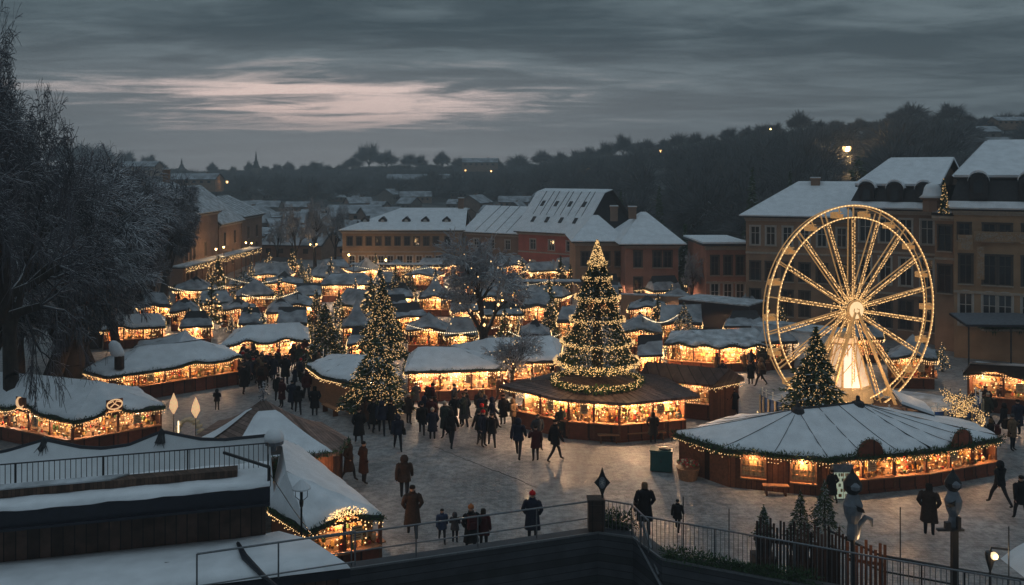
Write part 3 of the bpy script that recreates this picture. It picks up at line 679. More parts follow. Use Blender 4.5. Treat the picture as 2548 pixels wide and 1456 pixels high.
def house(label, A, B_, depth, ze, wall, rows, roof, ztop, name='town_house', ov=.45, group='houses round the square', z0=-.3, trim='stone_trim', bands=(), snow='snow', dormers=(), seams=0, side_rows=None, lit=(), chim=()):
    """A, B_ = (column, distance) of the front's two lower corners; rows = (z, height, width, [x fractions], arched, frame)"""
    a, c = pd(A[0], HY, A[1]), pd(B_[0], HY, B_[1]); a.z = c.z = 0; d = c-a; Wd = d.length; rz = math.atan2(d.y, d.x)
    T = thing(name, label, 'house', a, rz, group); b = MB(); ops = []; wins = []
    for z, h, w, fr, ar, fm in rows:
        for f in fr: ops.append((f*Wd, z, w, h)); wins.append((f*Wd, z, w, h, ar, fm))
    facade(b, 0, Wd, z0, ze, ops)
    b.poly([(0, depth, z0), (0, depth, ze), (Wd, depth, ze), (Wd, depth, z0)])
    for x, s in ((0, 1), (Wd, -1)):
        b.poly([(x, 0, z0), (x, 0, ze), (x, depth, ze), (x, depth, z0)] if s > 0 else [(x, 0, z0), (x, depth, z0), (x, depth, ze), (x, 0, ze)])
    b.poly([(0, .2, ze-.02), (Wd, .2, ze-.02), (Wd, depth, ze-.02), (0, depth, ze-.02)])
    b.poly([(0.05, .35, z0), (Wd-.05, .35, z0), (Wd-.05, .35, ze-.1), (.05, .35, ze-.1)])
    br, bs = MB(), MB(); dm = depth/2
    e = lambda x, y: (x, y, ze)
    if roof == 'gable':
        snowed(br, bs, [(-ov, -ov, ze-.05), (Wd+ov, -ov, ze-.05), (Wd+ov, dm, ztop), (-ov, dm, ztop)]); snowed(br, bs, [(-ov, dm, ztop), (Wd+ov, dm, ztop), (Wd+ov, depth+ov, ze-.05), (-ov, depth+ov, ze-.05)])
        for x in (0, Wd): b.poly([(x, 0, ze), (x, depth, ze), (x, dm, ztop-.15)])
    elif roof == 'hip':
        hl = min(Wd*.45, dm*1.05)
        R1, R2 = (hl, dm, ztop), (Wd-hl, dm, ztop); c1, c2, c3, c4 = (-ov, -ov, ze), (Wd+ov, -ov, ze), (Wd+ov, depth+ov, ze), (-ov, depth+ov, ze)
        for q in ([c1, c2, R2, R1], [c2, c3, R2], [c3, c4, R1, R2], [c4, c1, R1]): snowed(br, bs, q)
    elif roof == 'hipleft':
        hl = min(Wd*.45, dm*1.3)
        R1, R2 = (hl, dm, ztop), (Wd+ov, dm, ztop); c1, c2, c3, c4 = (-ov, -ov, ze), (Wd+ov, -ov, ze), (Wd+ov, depth+ov, ze), (-ov, depth+ov, ze)
        for q in ([c1, c2, R2, R1], [c3, c4, R1, R2], [c4, c1, R1]): snowed(br, bs, q)
        b.poly([(Wd, 0, ze), (Wd, depth, ze), (Wd, dm, ztop-.15)])
    elif roof == 'gambrel':
        k, zk = dm*.72, ze+(ztop-ze)*.93
        snowed(br, bs, [(-ov, -ov, ze-.05), (Wd+ov, -ov, ze-.05), (Wd+ov, k, zk), (-ov, k, zk)], thick=.10)
        snowed(br, bs, [(-ov, k, zk), (Wd+ov, k, zk), (Wd+ov, dm, ztop), (-ov, dm, ztop)], thick=.10)
        br.slab([(-ov, dm, ztop), (Wd+ov, dm, ztop), (Wd+ov, depth+ov, ze), (-ov, depth+ov, ze)], (0, 0, -.1))
        for x in (0.02, Wd-.02): br.poly([(x, 0, ze), (x, depth, ze), (x, dm, ztop-.15), (x, k, zk-.15)])
    elif roof == 'flat':
        br.box((Wd/2, depth/2, ze+.1), (Wd+2*ov, depth+2*ov, .2)); bs.box((Wd/2, depth/2, ze+.29), (Wd+2*ov-.1, depth+2*ov-.1, .16))
    elif roof == 'mansard':      # dark steep lower slope with round dormers, snowy upper slope
        zm = ze+(ztop-ze)*.46; i1 = .7
        for q in ([(-ov, -ov, ze), (Wd+ov, -ov, ze), (Wd-i1+.4, i1, zm), (i1-.4, i1, zm)], [(-ov, depth, ze), (-ov, -ov, ze), (i1-.4, i1, zm), (i1-.4, depth, zm)], [(Wd+ov, -ov, ze), (Wd+ov, depth, ze), (Wd-i1+.4, depth, zm), (Wd-i1+.4, i1, zm)]): br.slab(q, (0, .1, -.1))
        hl = Wd*.24
        for q in ([(0, i1-.25, zm), (Wd, i1-.25, zm), (Wd, dm, ztop), (hl, dm, ztop)], [(0, depth, zm), (0, i1-.25, zm), (hl, dm, ztop)], [(hl, dm, ztop), (Wd, dm, ztop), (Wd, depth, zm), (0, depth, zm)]): snowed(br, bs, q, thick=.2)
        b.poly([(Wd-.5, 0.5, ze), (Wd-.5, depth, ze), (Wd-.5, depth, zm), (Wd-.5, dm, ztop-.2), (Wd-.5, .7, zm)])
        bs.slab([(-ov-.02, -ov-.02, ze+.02), (Wd+ov+.02, -ov-.02, ze+.02), (Wd+ov, -ov+.38, ze+.5), (-ov, -ov+.38, ze+.5)], (0, -.1, .12))
    wl = b.build('wall', M[wall], T); ro = br.build('roof', M['roof_dark'], T); sn = bs.build('snow', M[snow], ro)
    if roof == 'mansard':
        zm = ze+(ztop-ze)*.46; m = max(3, int(Wd/2.6))
        for k in range(m):
            x = Wd*(k+.5)/m; q = MB(); pr = []
            for j in range(9): a_ = PI*j/8; pr.append((x+.62*math.cos(a_), -.30, zm-.35+.62*math.sin(a_)))
            q.slab([(x+.62, -.30, ze+.75)]+pr+[(x-.62, -.30, ze+.75)], (0, 1.3, 0)); dd = q.build('dormer', M['roof_dark'], ro)
            q = MB(); q.box((x, -.33, zm-.75), (.62, .05, .95)); q.build('pane', M['glass'], dd)
            q = MB(); pr = [(x+.72*math.cos(PI*j/8), zm-.33+.72*math.sin(PI*j/8)) for j in range(9)]
            q.grid([[(px_, -.36, pz_) for px_, pz_ in pr], [(px_, -.36, pz_+.16) for px_, pz_ in pr], [(px_, .9, pz_+.16) for px_, pz_ in pr]]); q.build('snow', M['snow'], dd)
    for x, z, w, h, ar, fm in wins: window(b, (x, z), w, h, T, fm, 'glass_lit' if (round(x/Wd, 2), z) in lit else 'glass', ar)
    q = MB(); q.box((Wd/2, -.14, ze-.16), (Wd+.3, .26, .22)); q.box((Wd/2, -.08, ze-.36), (Wd+.16, .14, .14))
    for z in bands: q.box((Wd/2, -.05, z), (Wd+.06, .10, .18))
    q.build('cornice', M[trim], T)
    for f in dormers:           # little round-windowed roof dormers
        x = f*Wd; sl = (ztop-ze)/(dm+ov); y0 = dm*.35; zz_ = ze+sl*(y0+ov); q = MB()
        pr = [(x-.55, y0-.3, zz_-.35), (x+.55, y0-.3, zz_-.35), (x+.62, y0-.3, zz_+.25), (x, y0-.3, zz_+.75), (x-.62, y0-.3, zz_+.25)]; q.slab(pr, (0, 1.6, .0)); dd = q.build('dormer', M['roof_dark'], ro)
        q = MB(); q.lathe([(.26, 0), (.26, .06)], (0, 0, 0), 12); w_ = q.build('pane', M['frame_pale'], dd); w_.location = (x, y0-.30, zz_+.1); w_.rotation_euler = (PI/2, 0, 0)
    for f, y_, h_ in chim:
        q = MB(); zc = ztop-.6 if roof != 'flat' else ze; q.box((f*Wd, y_*depth, zc+h_/2), (.8, .7, h_)); q.box((f*Wd, y_*depth, zc+h_+.06), (1.0, .9, .12)); ch = q.build('chimney', M['plaster_umber'], ro)
        q = MB(); q.box((f*Wd, y_*depth, zc+h_+.17), (.9, .8, .10)); q.build('snow', M['snow'], ch)
    if seams:
        q = MB(); m = int(Wd/seams); r = random.Random(len(label))
        for k in range(1, m):
            x = Wd*k/m; y_ = dm*.72 if roof == 'gambrel' else dm; zt = ze+(ztop-ze)*.93 if roof == 'gambrel' else ztop
            q.beam((x, -ov*.8, ze+.10), (x+r.uniform(-.1, .5), y_, zt+.12), .10, .1)
            if roof == 'gambrel' and k % 2: 
                for t in (.22, .62): q.beam((x+.6, lerp(-ov, y_, t), lerp(ze, zt, t)+.12), (x+.6, lerp(-ov, y_, t+.13), lerp(ze, zt, t+.13)+.12), .5, .1)
        q.build('roof_seams', M['roof_dark'], ro)
    return T, Wd
lin = lambda a, b, n: [a+(b-a)*k/(n-1) for k in range(n)]
FP, FD = 'frame_pale', 'frame_dark'
house('long ochre house with five dormers in its snowy roof', (852, 124), (1150, 124), 12, 5.75, 'plaster_ochre', [(3.6,1.25,.72,[.06,.14,.22,.30,.38,.46,.54,.62,.70,.78,.88],False,FD),(.3,1.9,.85,[.08,.16,.24,.32,.40,.48,.56,.64,.72,.80,.9],False,FP)], 'hipleft', 8.6, bands=(2.75,), dormers=(.17,.32,.52,.68,.86), chim=((.97,.5,2.0),))
house('low roofed wing between the ochre and the dark red house', (1160, 124), (1290, 119), 11, 5.6, 'plaster_umber', [(3.4,1.3,.8,[.2,.5,.8],False,FP)], 'gable', 9.0, seams=1.5)
house('dark red house with tall snow-streaked gambrel roof', (1290, 118), (1446, 112), 14, 6.1, 'plaster_red', [(3.75,1.35,.9,[.24,.54,.82],False,FP),(.55,1.6,.95,[.24,.54,.82],True,FP)], 'gambrel', 11.6, bands=(3.4,), seams=1.0, ov=.5)
house('narrow brown house with hipped snowy roof behind the tall tree', (1432, 97), (1553, 97), 10, 6.3, 'plaster_brown', [(3.6,1.6,.85,[.2,.62,.9],False,FD),(.6,1.7,.85,[.2,.62,.9],False,FD)], 'hip', 8.9, chim=((.9,.5,1.6),))
house('pink house with broad pyramid snowy roof', (1556, 93), (1688, 93), 12, 6.35, 'plaster_pink', [(3.9,1.75,.82,[.24,.60,.80],False,FD),(1.0,1.85,.82,[.24,.60,.80],False,FD)], 'hip', 9.4, ov=.7, chim=((.25,.4,1.2),))
house('low rose house with flat snowy roof joining the tall ochre block', (1757, 86), (1856, 86), 9, 6.8, 'plaster_pink', [(3.9,1.9,.75,[.22,.55,.86],False,FD),(.9,2.2,.8,[.22,.55,.86],True,FP)], 'flat', 7, bands=(3.2,))
house('tall orange house with long plain snowy roof behind the wheel', (1856, 80), (2122, 76.5), 13, 10.0, 'plaster_brown', [(7.4,1.7,.8,[.09,.24,.40,.56,.72,.9],False,FP),(4.2,1.7,.85,[.09,.24,.40,.56,.72,.9],False,FD),(1.1,2.3,.85,[.09,.40,.56,.9],False,FD)], 'hipleft', 13.0, bands=(6.7,), ov=.5, chim=((.62,.45,.9),))
house('umber house with mansard roof and round dormers behind the wheel', (2124, 75), (2338, 71), 12, 10.9, 'plaster_umber', [(8.1,2.0,.95,[.14,.38,.62,.86],False,FP),(4.6,2.3,.95,[.14,.38,.62,.86],False,FP),(1.0,2.4,1.0,[.14,.38,.62,.86],False,FD)], 'mansard', 15.1, bands=(7.3,3.9), snow='snow')
house('slim pale tower house with snow-capped lantern', (2326, 69.5), (2376, 68.5), 6, 10.6, 'plaster_brown', [(7.8,2.0,.95,[.5],False,FD),(4.5,2.2,.95,[.5],False,FD)], 'flat', 11, bands=(7.2,), ov=.2)
house('golden ochre house with painted frieze and paired windows', (2374, 66.5), (2760, 62), 13, 11.2, 'plaster_ochre', [(8.85,1.3,.8,[.07,.24,.345,.5,.66,.82],False,FD),(5.6,2.2,.85,[.08,.24,.345,.5,.66,.82],False,FD),(2.5,2.4,.9,[.08,.24,.345,.5,.66,.82],True,FP)], 'mansard', 16.4, bands=(5.0,), trim='stone_trim')
house('dark timbered corner house with snowy gable left of the square', (455, 103), (542, 116), 12, 8.9, 'plaster_umber', [(6.0,1.8,.5,[.1,.2,.3],False,FD),(3.4,1.7,.5,[.1,.2,.3,.62],False,FD),(.5,2.2,.5,[.12,.24,.36],False,FD)], 'gable', 12.6, lit=((.62,3.4),), seams=2.0, snow='snow_old', chim=((.85,.5,2.2),))
house('lower dark house row stepping back from the corner house', (545, 117), (600, 128), 12, 7.0, 'plaster_umber', [(4.0,1.7,.6,[.25,.7],False,FD),(1.2,1.9,.6,[.3,.6],False,FD)], 'gable', 12.0, seams=1.5, snow='snow_old')
house('end house of the dark left row with patchy snowy roof', (602, 129), (652, 140), 11, 7.4, 'plaster_umber', [(4.0,1.7,.7,[.3,.72],False,FD),(1.2,1.9,.7,[.3,.72],False,FD)], 'gable', 10.2, seams=1.5, snow='snow_old')
# tower lantern, garden wall, awning
c = pd(2320, HY, 70); T = thing('roof_lantern', 'small bell-shaped roof lantern with snow between the two mansard roofs', 'roof lantern', (c.x, c.y, 10.85))
b = MB(); b.lathe([(.75,0),(.75,.9),(.95,1.0),(.95,1.1)], n=8); b.build('drum', M['plaster_umber'], T); b = MB(); b.lathe([(1.0,1.1),(.72,1.35),(.6,1.9),(.45,2.15),(.06,2.3)], n=12); b.build('snow_cap', M['snow'], T, smooth=True)
def simple_wall(label, x0, D0, x1, D1, h, t, m='plaster_umber', name='garden_wall', cat='wall', z0=-.2, sn=.12):
    A, B_ = pd(x0, HY, D0), pd(x1, HY, D1); A.z = B_.z = 0; T = thing(name, label, cat, A); d = B_-A; b = MB(); b.beam((0,0,(h+z0)/2), d+Vector((0,0,(h+z0)/2)), t, h-z0); b.build('body', M[m], T)
    b = MB(); b.beam((0,0,h+sn/2), d+Vector((0,0,h+sn/2)), t+.12, sn); b.build('snow', M['snow_old'], T); return T
simple_wall('brown garden wall with orange light below the pink house', 1545, 84, 1760, 82, 2.3, .4, 'plaster_brown')
simple_wall('dark shed with snow-loaded roof below the rose house', 1712, 78, 1885, 74, 2.9, 3.5, 'navy', 'market_shed', 'shed')
simple_wall('long low marquee with flat snowy top left of the wheel', 1890, 66, 2110, 62, 2.6, 3.0, 'canvas_white', 'marquee', 'marquee')
T = thing('awning', 'dark flat awning over the dark shop front under the frieze house', 'awning', pd(2365, HY, 64.5)*1.0); T.location.z = 0
b = MB(); b.slab([(0,-2.2,3.05),(8,-2.2,3.0),(8,.2,3.5),(0,.2,3.5)], (0,0,.12)); b.build('roof', M['navy'], T)
b = MB(); b.slab([(0.05,-2.15,3.18),(8,-2.15,3.13),(8,.15,3.63),(0.05,.15,3.63)], (0,0,.03)); b.build('covering', M['grey_paint'], T)
for k in range(3): b = MB(); b.tube([(.3+k*3,-2.0,0),(.3+k*3,-2.0,3.05)], .06, 6); b.build('post', M['metal_dark'], T)
# painted frieze panels on the golden house
def relief(label, px, py, w, h, D, seed, m='stone_trim'):
    c = pd(px, py, D); T = thing('wall_frieze', label, 'frieze', c, -.30); b = MB(); r = random.Random(seed)
    b.box((0, 0, 0), (w, .05, h)); pn = b.build('panel', M['plaster_ochre'], T); b = MB()
    for k in range(int(w*h*34)):
        x, z = r.uniform(-w/2+.1, w/2-.1), r.uniform(-h/2+.1, h/2-.1); a = r.uniform(0, 6.28); rr = r.uniform(.06, .16)
        b.tube([(x+rr*math.cos(a+q*.9)*(1-q*.12), -.04, z+rr*math.sin(a+q*.9)*(1-q*.12)) for q in range(6)], .022, 4)
    b.build('scrollwork', M[m], pn)
RZ = -.33
relief('long scrolled plaster frieze over the paired windows', 2510, 590, 4.6, .75, 64.6, 1); relief('narrow upright plaster scroll beside the paired windows', 2440, 655, .5, 2.4, 64.9, 2); relief('small round-topped plaster crest over the single window', 2402, 603, 1.0, 1.1, 64.9, 3)
c = pd(2505, 810, 64.6); T = thing('balcony_planter', 'dark hedge-filled balcony under the arched windows of the frieze house', 'balcony', c); b = MB(); b.box((0,-.35,-.25), (4.0,.6,.14)); b.build('slab', M['stone_trim'], T)
v, t = rough_garland([Vector((-1.9,-.4,.0)), Vector((1.9,-.4,.05))], .28, .04, 12, 3); np_mesh('hedge', v, t, M['garland'], T)

# ------------------------------------------------------------------ the town beyond, each house its own
def town_house(label, kind, grp):
    T = thing('distant_house', label, 'house', (0,0,0), 0, grp); r = random.Random(kind)
    w, d, h, rh = [(12,9,4.5,3.6),(9,8,5.5,3.2),(16,9,4,3.2),(8,7,5,4.2)][kind]
    b = MB(); b.box((0,0,h/2-1.5), (w,d,h+3)); b.add([(-w/2,-d/2,h),(-w/2,d/2,h),(-w/2,0,h+rh-.2),(w/2,-d/2,h),(w/2,d/2,h),(w/2,0,h+rh-.2)], [[0,2,1],[3,4,5]]); wl = b.build('wall', M[['plaster_umber','plaster_grey','plaster_brown','plaster_grey'][kind]], T)
    b = MB(); s = MB()
    for sg in (-1, 1): snowed(b, s, [(-w/2-.4,sg*(d/2+.4),h-.2),(w/2+.4,sg*(d/2+.4),h-.2),(w/2+.4,0,h+rh),(-w/2-.4,0,h+rh)], thick=.15, inset=.04)
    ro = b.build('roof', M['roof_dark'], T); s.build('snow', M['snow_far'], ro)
    b = MB(); b.box((w*.22,.8,h+rh*.9), (.9,.8,2.0)); b.build('chimney', M['plaster_umber'], ro)
    for k in range(int(w/2.6)): b = MB(); b.box((-w/2+1.4+k*2.5,-d/2-.02,h*.62), (1.0,.06,1.3)); b.build('window', M['glass'], T)
    return T
protos = []
spots = []
r = random.Random(12)
for row, (D, u0, u1, n) in enumerate([(150,640,1180,8),(172,560,1420,12),(200,600,1560,13),(235,520,1600,13),(275,560,1500,11),(330,620,1480,9)]):
    for k in range(n): spots.append((u0+(u1-u0)*(k+r.uniform(.1,.9))/n, D*r.uniform(.95,1.06), row))
GR = ['snowy roofs just behind the ochre house','snowy roofs in the second row of the town','snowy roofs in the middle of the valley','small roofs deep in the valley','faint roofs at the foot of the far slope','faint roofs half up the far slope']
KD = ['long dark house with a steep snowy gable roof','plain grey house with a snowy gable roof','wide low house with a long snowy roof','small grey house with a tall snowy roof']
for k in range(4): protos.append(town_house(KD[k], k, GR[0]))
used = set()
for u, D, row in spots:
    k = r.randrange(4); o = protos[k] if k not in used else copy_tree(protos[k]); used.add(k)
    p = pd(u, HY, D); o.location = (p.x, p.y, max(-.3, hill(u, D))); o.rotation_euler.z = r.choice([0,0,.15,-.2,.5,-.6,1.2]); s = r.uniform(.62,.92); o.scale = (s, s, s*r.uniform(.5,.8))
    o['group'] = GR[row]; o['label'] = KD[k]+', '+['right behind the ochre house','in the second row of the town','in the valley middle','deep in the valley','at the far slope foot','half up the far slope'][row]
for i, (u, y, D, k, sz, lb) in enumerate([(1043,447,430,2,1.9,'long low house with a bright snowy roof alone on the far slope'),(1122,452,420,1,1.3,'short house with two snowy roof slopes beside the long one'),(488,440,300,2,1.0,'house with a flat snowy roof above the dark left row'),(345,408,380,2,1.1,'house with a rounded snowy roof beside the left trees'),
        (2155,335,235,2,.8,'dark house with a snow-edged roof high among the hill trees'),(2440,330,230,1,.8,'small snowy roofed villa on the right hill'),(2512,295,245,2,.6,'flat snowy roof on top of the right hill'),(2500,352,215,2,.8,'long snowy roofed house on the right hillside'),(1195,398,480,2,1.2,'flat dark house on the ridge between the trees')]):
    o = copy_tree(protos[k]); p = pd(u, y+8, D); o.location = (p.x, p.y, p.z-4.2*sz*.5); o.rotation_euler.z = 0; o.scale = (sz, sz, sz*.6); o['label'] = lb; o['group'] = 'houses alone on the hillsides'
# church spires on the skyline
for u, y, D, w, lb in ((637,376,520,5,'thin church spire with a stepped tower on the skyline'),(452,394,560,5,'small pale spire on the left skyline')):
    p = pd(u, y, D); z0 = hill(u, D)-3; T = thing('church_spire', lb, 'church', (p.x, p.y, z0)); h = p.z-z0
    b = MB(); b.box((0,0,h*.25), (w,w,h*.5)); b.build('tower', M['plaster_grey'], T); b = MB(); b.lathe([(w*.5,h*.5),(w*.28,h*.62),(w*.3,h*.66),(w*.14,h*.72),(.12,h)], n=8); b.build('spire', M['roof_dark'], T)
# lit street lamps
def street_lamp(label, x, y, D, n=1, en=120, zg=0.0, r=.13, mtl='lamp_glass'):
    p = pd(x, y, D); T = thing('street_lamp', label, 'street lamp', (p.x, p.y, zg), 0, 'lit street lamps'); h = p.z-zg
    b = MB(); b.tube([(0,0,0),(0,0,.5),(0,0,h-.3)], [.11,.07,.05], 6)
    if n == 2: b.tube([(-.45,0,h-.2),(-.3,0,h-.35),(.3,0,h-.35),(.45,0,h-.2)], .03, 5)
    b.build('post', M['metal_dark'], T)
    for k in range(n):
        x_ = 0 if n == 1 else (-.45, .45)[k]; g_ = MB(); g_.lathe([(r*.45,-r*1.1),(r,-.02),(r*.9,r*.8),(.02,r*1.3)], (x_,0,h), 8); ln = g_.build('lantern', M[mtl], T); g_ = MB(); g_.lathe([(r*1.15,r*.85),(r*.3,r*1.5),(.02,r*1.9)], (x_,0,h), 8); g_.build('cap', M['metal_dark'], ln)
    if en: lamp('lamp_light', (0,-.3,h-.1), en, (1,.6,.26), T, .15)
for a in (('wall-high lantern at the left end of the ochre house',868,634,121,1,160),('round lantern in front of the ochre house middle',960,647,108,1,160),('twin lamp beside the dark bare trees',780,608,124,2,90),('lamp glowing at the far end of the left canopy',612,604,122,1,90),('lamp just right of the canopy end lamp',626,605,126,1,60),('lamp by the first house above the left canopy',538,620,106,1,110),('bright lantern midway along the left canopy',557,615,110,1,110)):
    street_lamp(*a)
for u, y, D, lb in ((565,453,300,'lone lamp above the dark left houses'),(1158,424,400,'left one of two close lamps on the far slope'),(1222,426,400,'right one of two close lamps on the far slope'),(1463,422,300,'single lamp among the trees above the red house'),(1644,376,300,'lamp near the ridge above the narrow house'),(1917,321,270,'tiny white lamp on the right ridge')):
    street_lamp(lb, u, y, D, 1, 260, max(0, hill(u, D)), .42 if D > 280 else .2)
street_lamp('bright double floodlight shining on the wooded right hillside', 2107, 370, 185, 2, 6000, hill(2107, 185), .5)
# ------------------------------------------------------------------ trees
def conifer(name, label, loc, h, r, n, seed, mt='fir', tiers=9, bulbs=0, bm='bulb_tree', z0=.12, group=None, col_r=.028, star=False, cat='fir tree', rows=0, power=1.0, lscale=1.0, trunk=True, dens_top=0):
    """a fir: sprays of needles in tiers on a tapered trunk, optional light string"""
    T = thing(name, label, cat, loc, 0, group); rng = np.random.default_rng(seed)
    if trunk:
        b = MB(); b.tube([(0,0,-.2),(0,0,h*.5),(0,0,h*.96)], [max(.05,r*.09), r*.05, .015], 6); b.build('trunk', M['bark'], T)
    t = 1-np.sqrt(rng.uniform(0, 1, n)); t = np.clip(t, 0, .985)           # more near the foot
    saw = (t*tiers) % 1.0
    Rz = r*(1-t)**power*(.74+.34*(1-saw))*(1+.10*np.sin(rng.uniform(0,6.28)+t*23))
    th = rng.uniform(0, 2*PI, n); lob = 1+.12*np.sin(th*5+t*31)+.08*np.sin(th*9-t*17)
    tab = rng.uniform(.72, 1.16, (13, tiers+1)); bough = lambda th_, t_: tab[((th_/(2*PI)*13).astype(int)) % 13, (t_*tiers).astype(int)]
    rad = Rz*lob*bough(th, t)*(.42+.58*rng.uniform(0, 1, n)**.55)
    z = h*(z0+(1-z0)*t)-.10*rad+rng.normal(0, .012*h, n)*.4
    o = np.stack([np.cos(th), np.sin(th), np.zeros(n)], 1); c = o*rad[:, None]; c[:, 2] = z
    dirn = o+np.stack([rng.normal(0,.35,n), rng.normal(0,.35,n), rng.normal(-.15,.28,n)], 1); dirn /= np.linalg.norm(dirn, axis=1, keepdims=True)
    side = np.cross(dirn, rng.normal(size=(n,3))); side /= np.linalg.norm(side, axis=1, keepdims=True)
    L_ = (rng.uniform(.5, 1.2, n)*(.045*h**.5+.10*r)*.9*lscale)[:, None]
    V = np.stack([c-dirn*L_*.5-side*L_*.26, c-dirn*L_*.5+side*L_*.26, c+dirn*L_*.75], 1).reshape(-1, 3)
    np_mesh('foliage', V, np.arange(3*n).reshape(-1, 3), M[mt], T)
    if bulbs:
        m = bulbs; tt = 1-np.sqrt(rng.uniform(0, 1, m)); th = rng.uniform(0, 2*PI, m)
        if rows: k = rng.random(m) < .5; tt = np.where(k, np.clip((np.floor(tt*rows)+.05+rng.normal(0,.03,m))/rows, 0, .99), tt)
        if dens_top: k = rng.random(m) < dens_top; tt = np.where(k, rng.uniform(.72, 1, m), tt)
        sw = (tt*tiers) % 1.0; rad = r*(1-tt)**power*(.74+.34*(1-sw))*bough(th, tt)*rng.uniform(.86, 1.04, m)+.02; b = MB()
        for k in range(m): b.octa((rad[k]*math.cos(th[k]), rad[k]*math.sin(th[k]), h*(z0+(1-z0)*tt[k])-.1*rad[k]), col_r*rng.uniform(.7, 1.15))
        b.build('light_string', M[bm], T)['kind'] = 'stuff'
    return T
GT = 'christmas trees on the square'
def ptree(label, x, yt, yb, D, wpx, n, bulbs, seed, **kw):
    """fir whose tip and visible foot show at the picture rows yt, yb at distance D"""
    top, bot = pd(x, yt, D), pd(x, yb, D); h = top.z-max(0, 0); z0 = max(.02, min(.8, bot.z/h)); r = wpx/2*D/F*1.12
    return conifer('christmas_tree', label, (top.x, D, 0), h, r, n, seed, z0=z0, bulbs=bulbs, group=GT, **kw)
ptree('tall fir, back one of the twin lit firs', 952, 690, 885, 58, 128, 5200, 1500, 1, col_r=.03, tiers=10, dens_top=.0)
ptree('broad fir, front one of the twin lit firs, hanging over people', 938, 840, 1012, 50.5, 158, 5200, 1300, 2, col_r=.027, tiers=6, power=.62)
ptree('dark green lit fir left of the twin firs', 810, 752, 900, 62, 106, 3600, 240, 3, col_r=.028, tiers=8)
ptree('slim fir half hidden behind the dark green lit fir', 787, 718, 822, 74, 62, 1900, 260, 4, col_r=.03)
ptree('small bushy lit fir in the middle of the left stalls', 696, 726, 802, 80, 58, 1700, 170, 5, col_r=.034, mt='fir_frost')
ptree('round bushy fir at the back of the left market', 606, 672, 738, 92, 74, 1700, 110, 6, col_r=.036, mt='fir_frost', power=.6)
ptree('narrow dark fir right behind the twin firs', 984, 655, 752, 88, 54, 1500, 110, 7, col_r=.034)
ptree('short dark fir beside the narrow one', 1022, 668, 745, 92, 44, 1300, 60, 8, col_r=.034)
ptree('dark fir with amber lights left of the tree pavilion', 1367, 748, 838, 72, 72, 2000, 200, 9, col_r=.03)
ptree('pale frosted fir above the scalloped stall', 1702, 752, 840, 70, 72, 2200, 260, 10, col_r=.028, mt='fir_frost')
ptree('large lit fir in front of the ferris wheel', 2030, 812, 1020, 44.5, 152, 6200, 900, 11, col_r=.024, tiers=9, mt='fir')
ptree('little fir at the far back under the ochre house', 750, 642, 700, 104, 28, 700, 40, 12, col_r=.04)
ptree('thin golden lit fir standing on the mansard roof edge', 2349, 440, 496, 66, 24, 700, 80, 13, col_r=.036, trunk=False)
# the tall tiered tree on the pavilion roof
c = pz(1486, 936, 2.9); D = c.y
T = thing('tiered_christmas_tree', 'tallest tiered christmas tree with golden tip standing on the brown pavilion roof', 'christmas tree', (c.x, c.y, 2.9))
zt = pd(1486, 597, D).z-2.9
rng = np.random.default_rng(5)
lv = []                                                   # (y row, half width px) of the stacked garland tiers
for y, hw in ((655,22),(690,33),(738,52),(792,62),(848,82),(896,97)): lv.append((pd(0, y, D).z-2.9, hw*D/F))
b = MB(); b.tube([(0,0,0),(0,0,zt*.97)], [.35,.03], 8); b.build('trunk', M['bark'], T)
def frustum_spray(z0, z1, r0, r1, n, seed, s=.12):
    rng = np.random.default_rng(seed); t = rng.uniform(0, 1, n); th = rng.uniform(0, 2*PI, n); rr = (r0+(r1-r0)*t)*rng.uniform(.78, 1.04, n)
    c = np.stack([rr*np.cos(th), rr*np.sin(th), z0+(z1-z0)*t], 1); d = np.stack([np.cos(th), np.sin(th), rng.normal(-.2,.4,n)], 1)+rng.normal(0,.3,(n,3)); d /= np.linalg.norm(d, axis=1, keepdims=True)
    e = np.cross(d, rng.normal(size=(n,3))); e /= np.linalg.norm(e, axis=1, keepdims=True); L_ = s*rng.uniform(.5,1.2,(n,1))
    return np.stack([c-d*L_*.5-e*L_*.3, c-d*L_*.5+e*L_*.3, c+d*L_*.8], 1).reshape(-1, 3)
tv, bb = [], MB(); seq = [(.12, 2.05)]+[(z, r) for z, r in lv[::-1]]
for k in range(len(seq)-1):
    (z0, r0), (z1, r1) = seq[k], seq[k+1]
    if k == 0: z0 = .35
    rb = r0 if k else 1.75
    tv.append(frustum_spray(z0, z1-.12, rb*.93, r1*.80, 2600, k)); tv.append(frustum_spray(z1-.14, z1+.10, r1*1.08, r1*.98, 1500, 20+k, .13))
    rg = random.Random(k)
    for q in range(int(130*r1+20)):
        a, t = rg.uniform(0, 2*PI), rg.random(); z = lerp(z0, z1-.1, t); rr = lerp(rb*.97, r1*.86, t); bb.octa((rr*math.cos(a), rr*math.sin(a), z), .026)
    for q in range(int(260*r1+30)):
        a = rg.uniform(0, 2*PI); rr = r1*rg.uniform(1.04, 1.14); bb.octa((rr*math.cos(a), rr*math.sin(a), z1+rg.uniform(-.14, .10)), .027)
tv.append(frustum_spray(seq[-1][0], zt, seq[-1][1], .04, 900, 77, .1))
for q in range(420):
    t = random.Random(q).random()**1.3; a = q*2.4; rr = lerp(seq[-1][1]*1.05, .03, t); bb.octa((rr*math.cos(a), rr*math.sin(a), lerp(seq[-1][0]-.1, zt, t)), .034)
V = np.concatenate(tv); np_mesh('foliage', V, np.arange(len(V)).reshape(-1, 3), M['fir'], T)
bb.build('light_string', M['bulb_tree'], T)['kind'] = 'stuff'
b = MB()
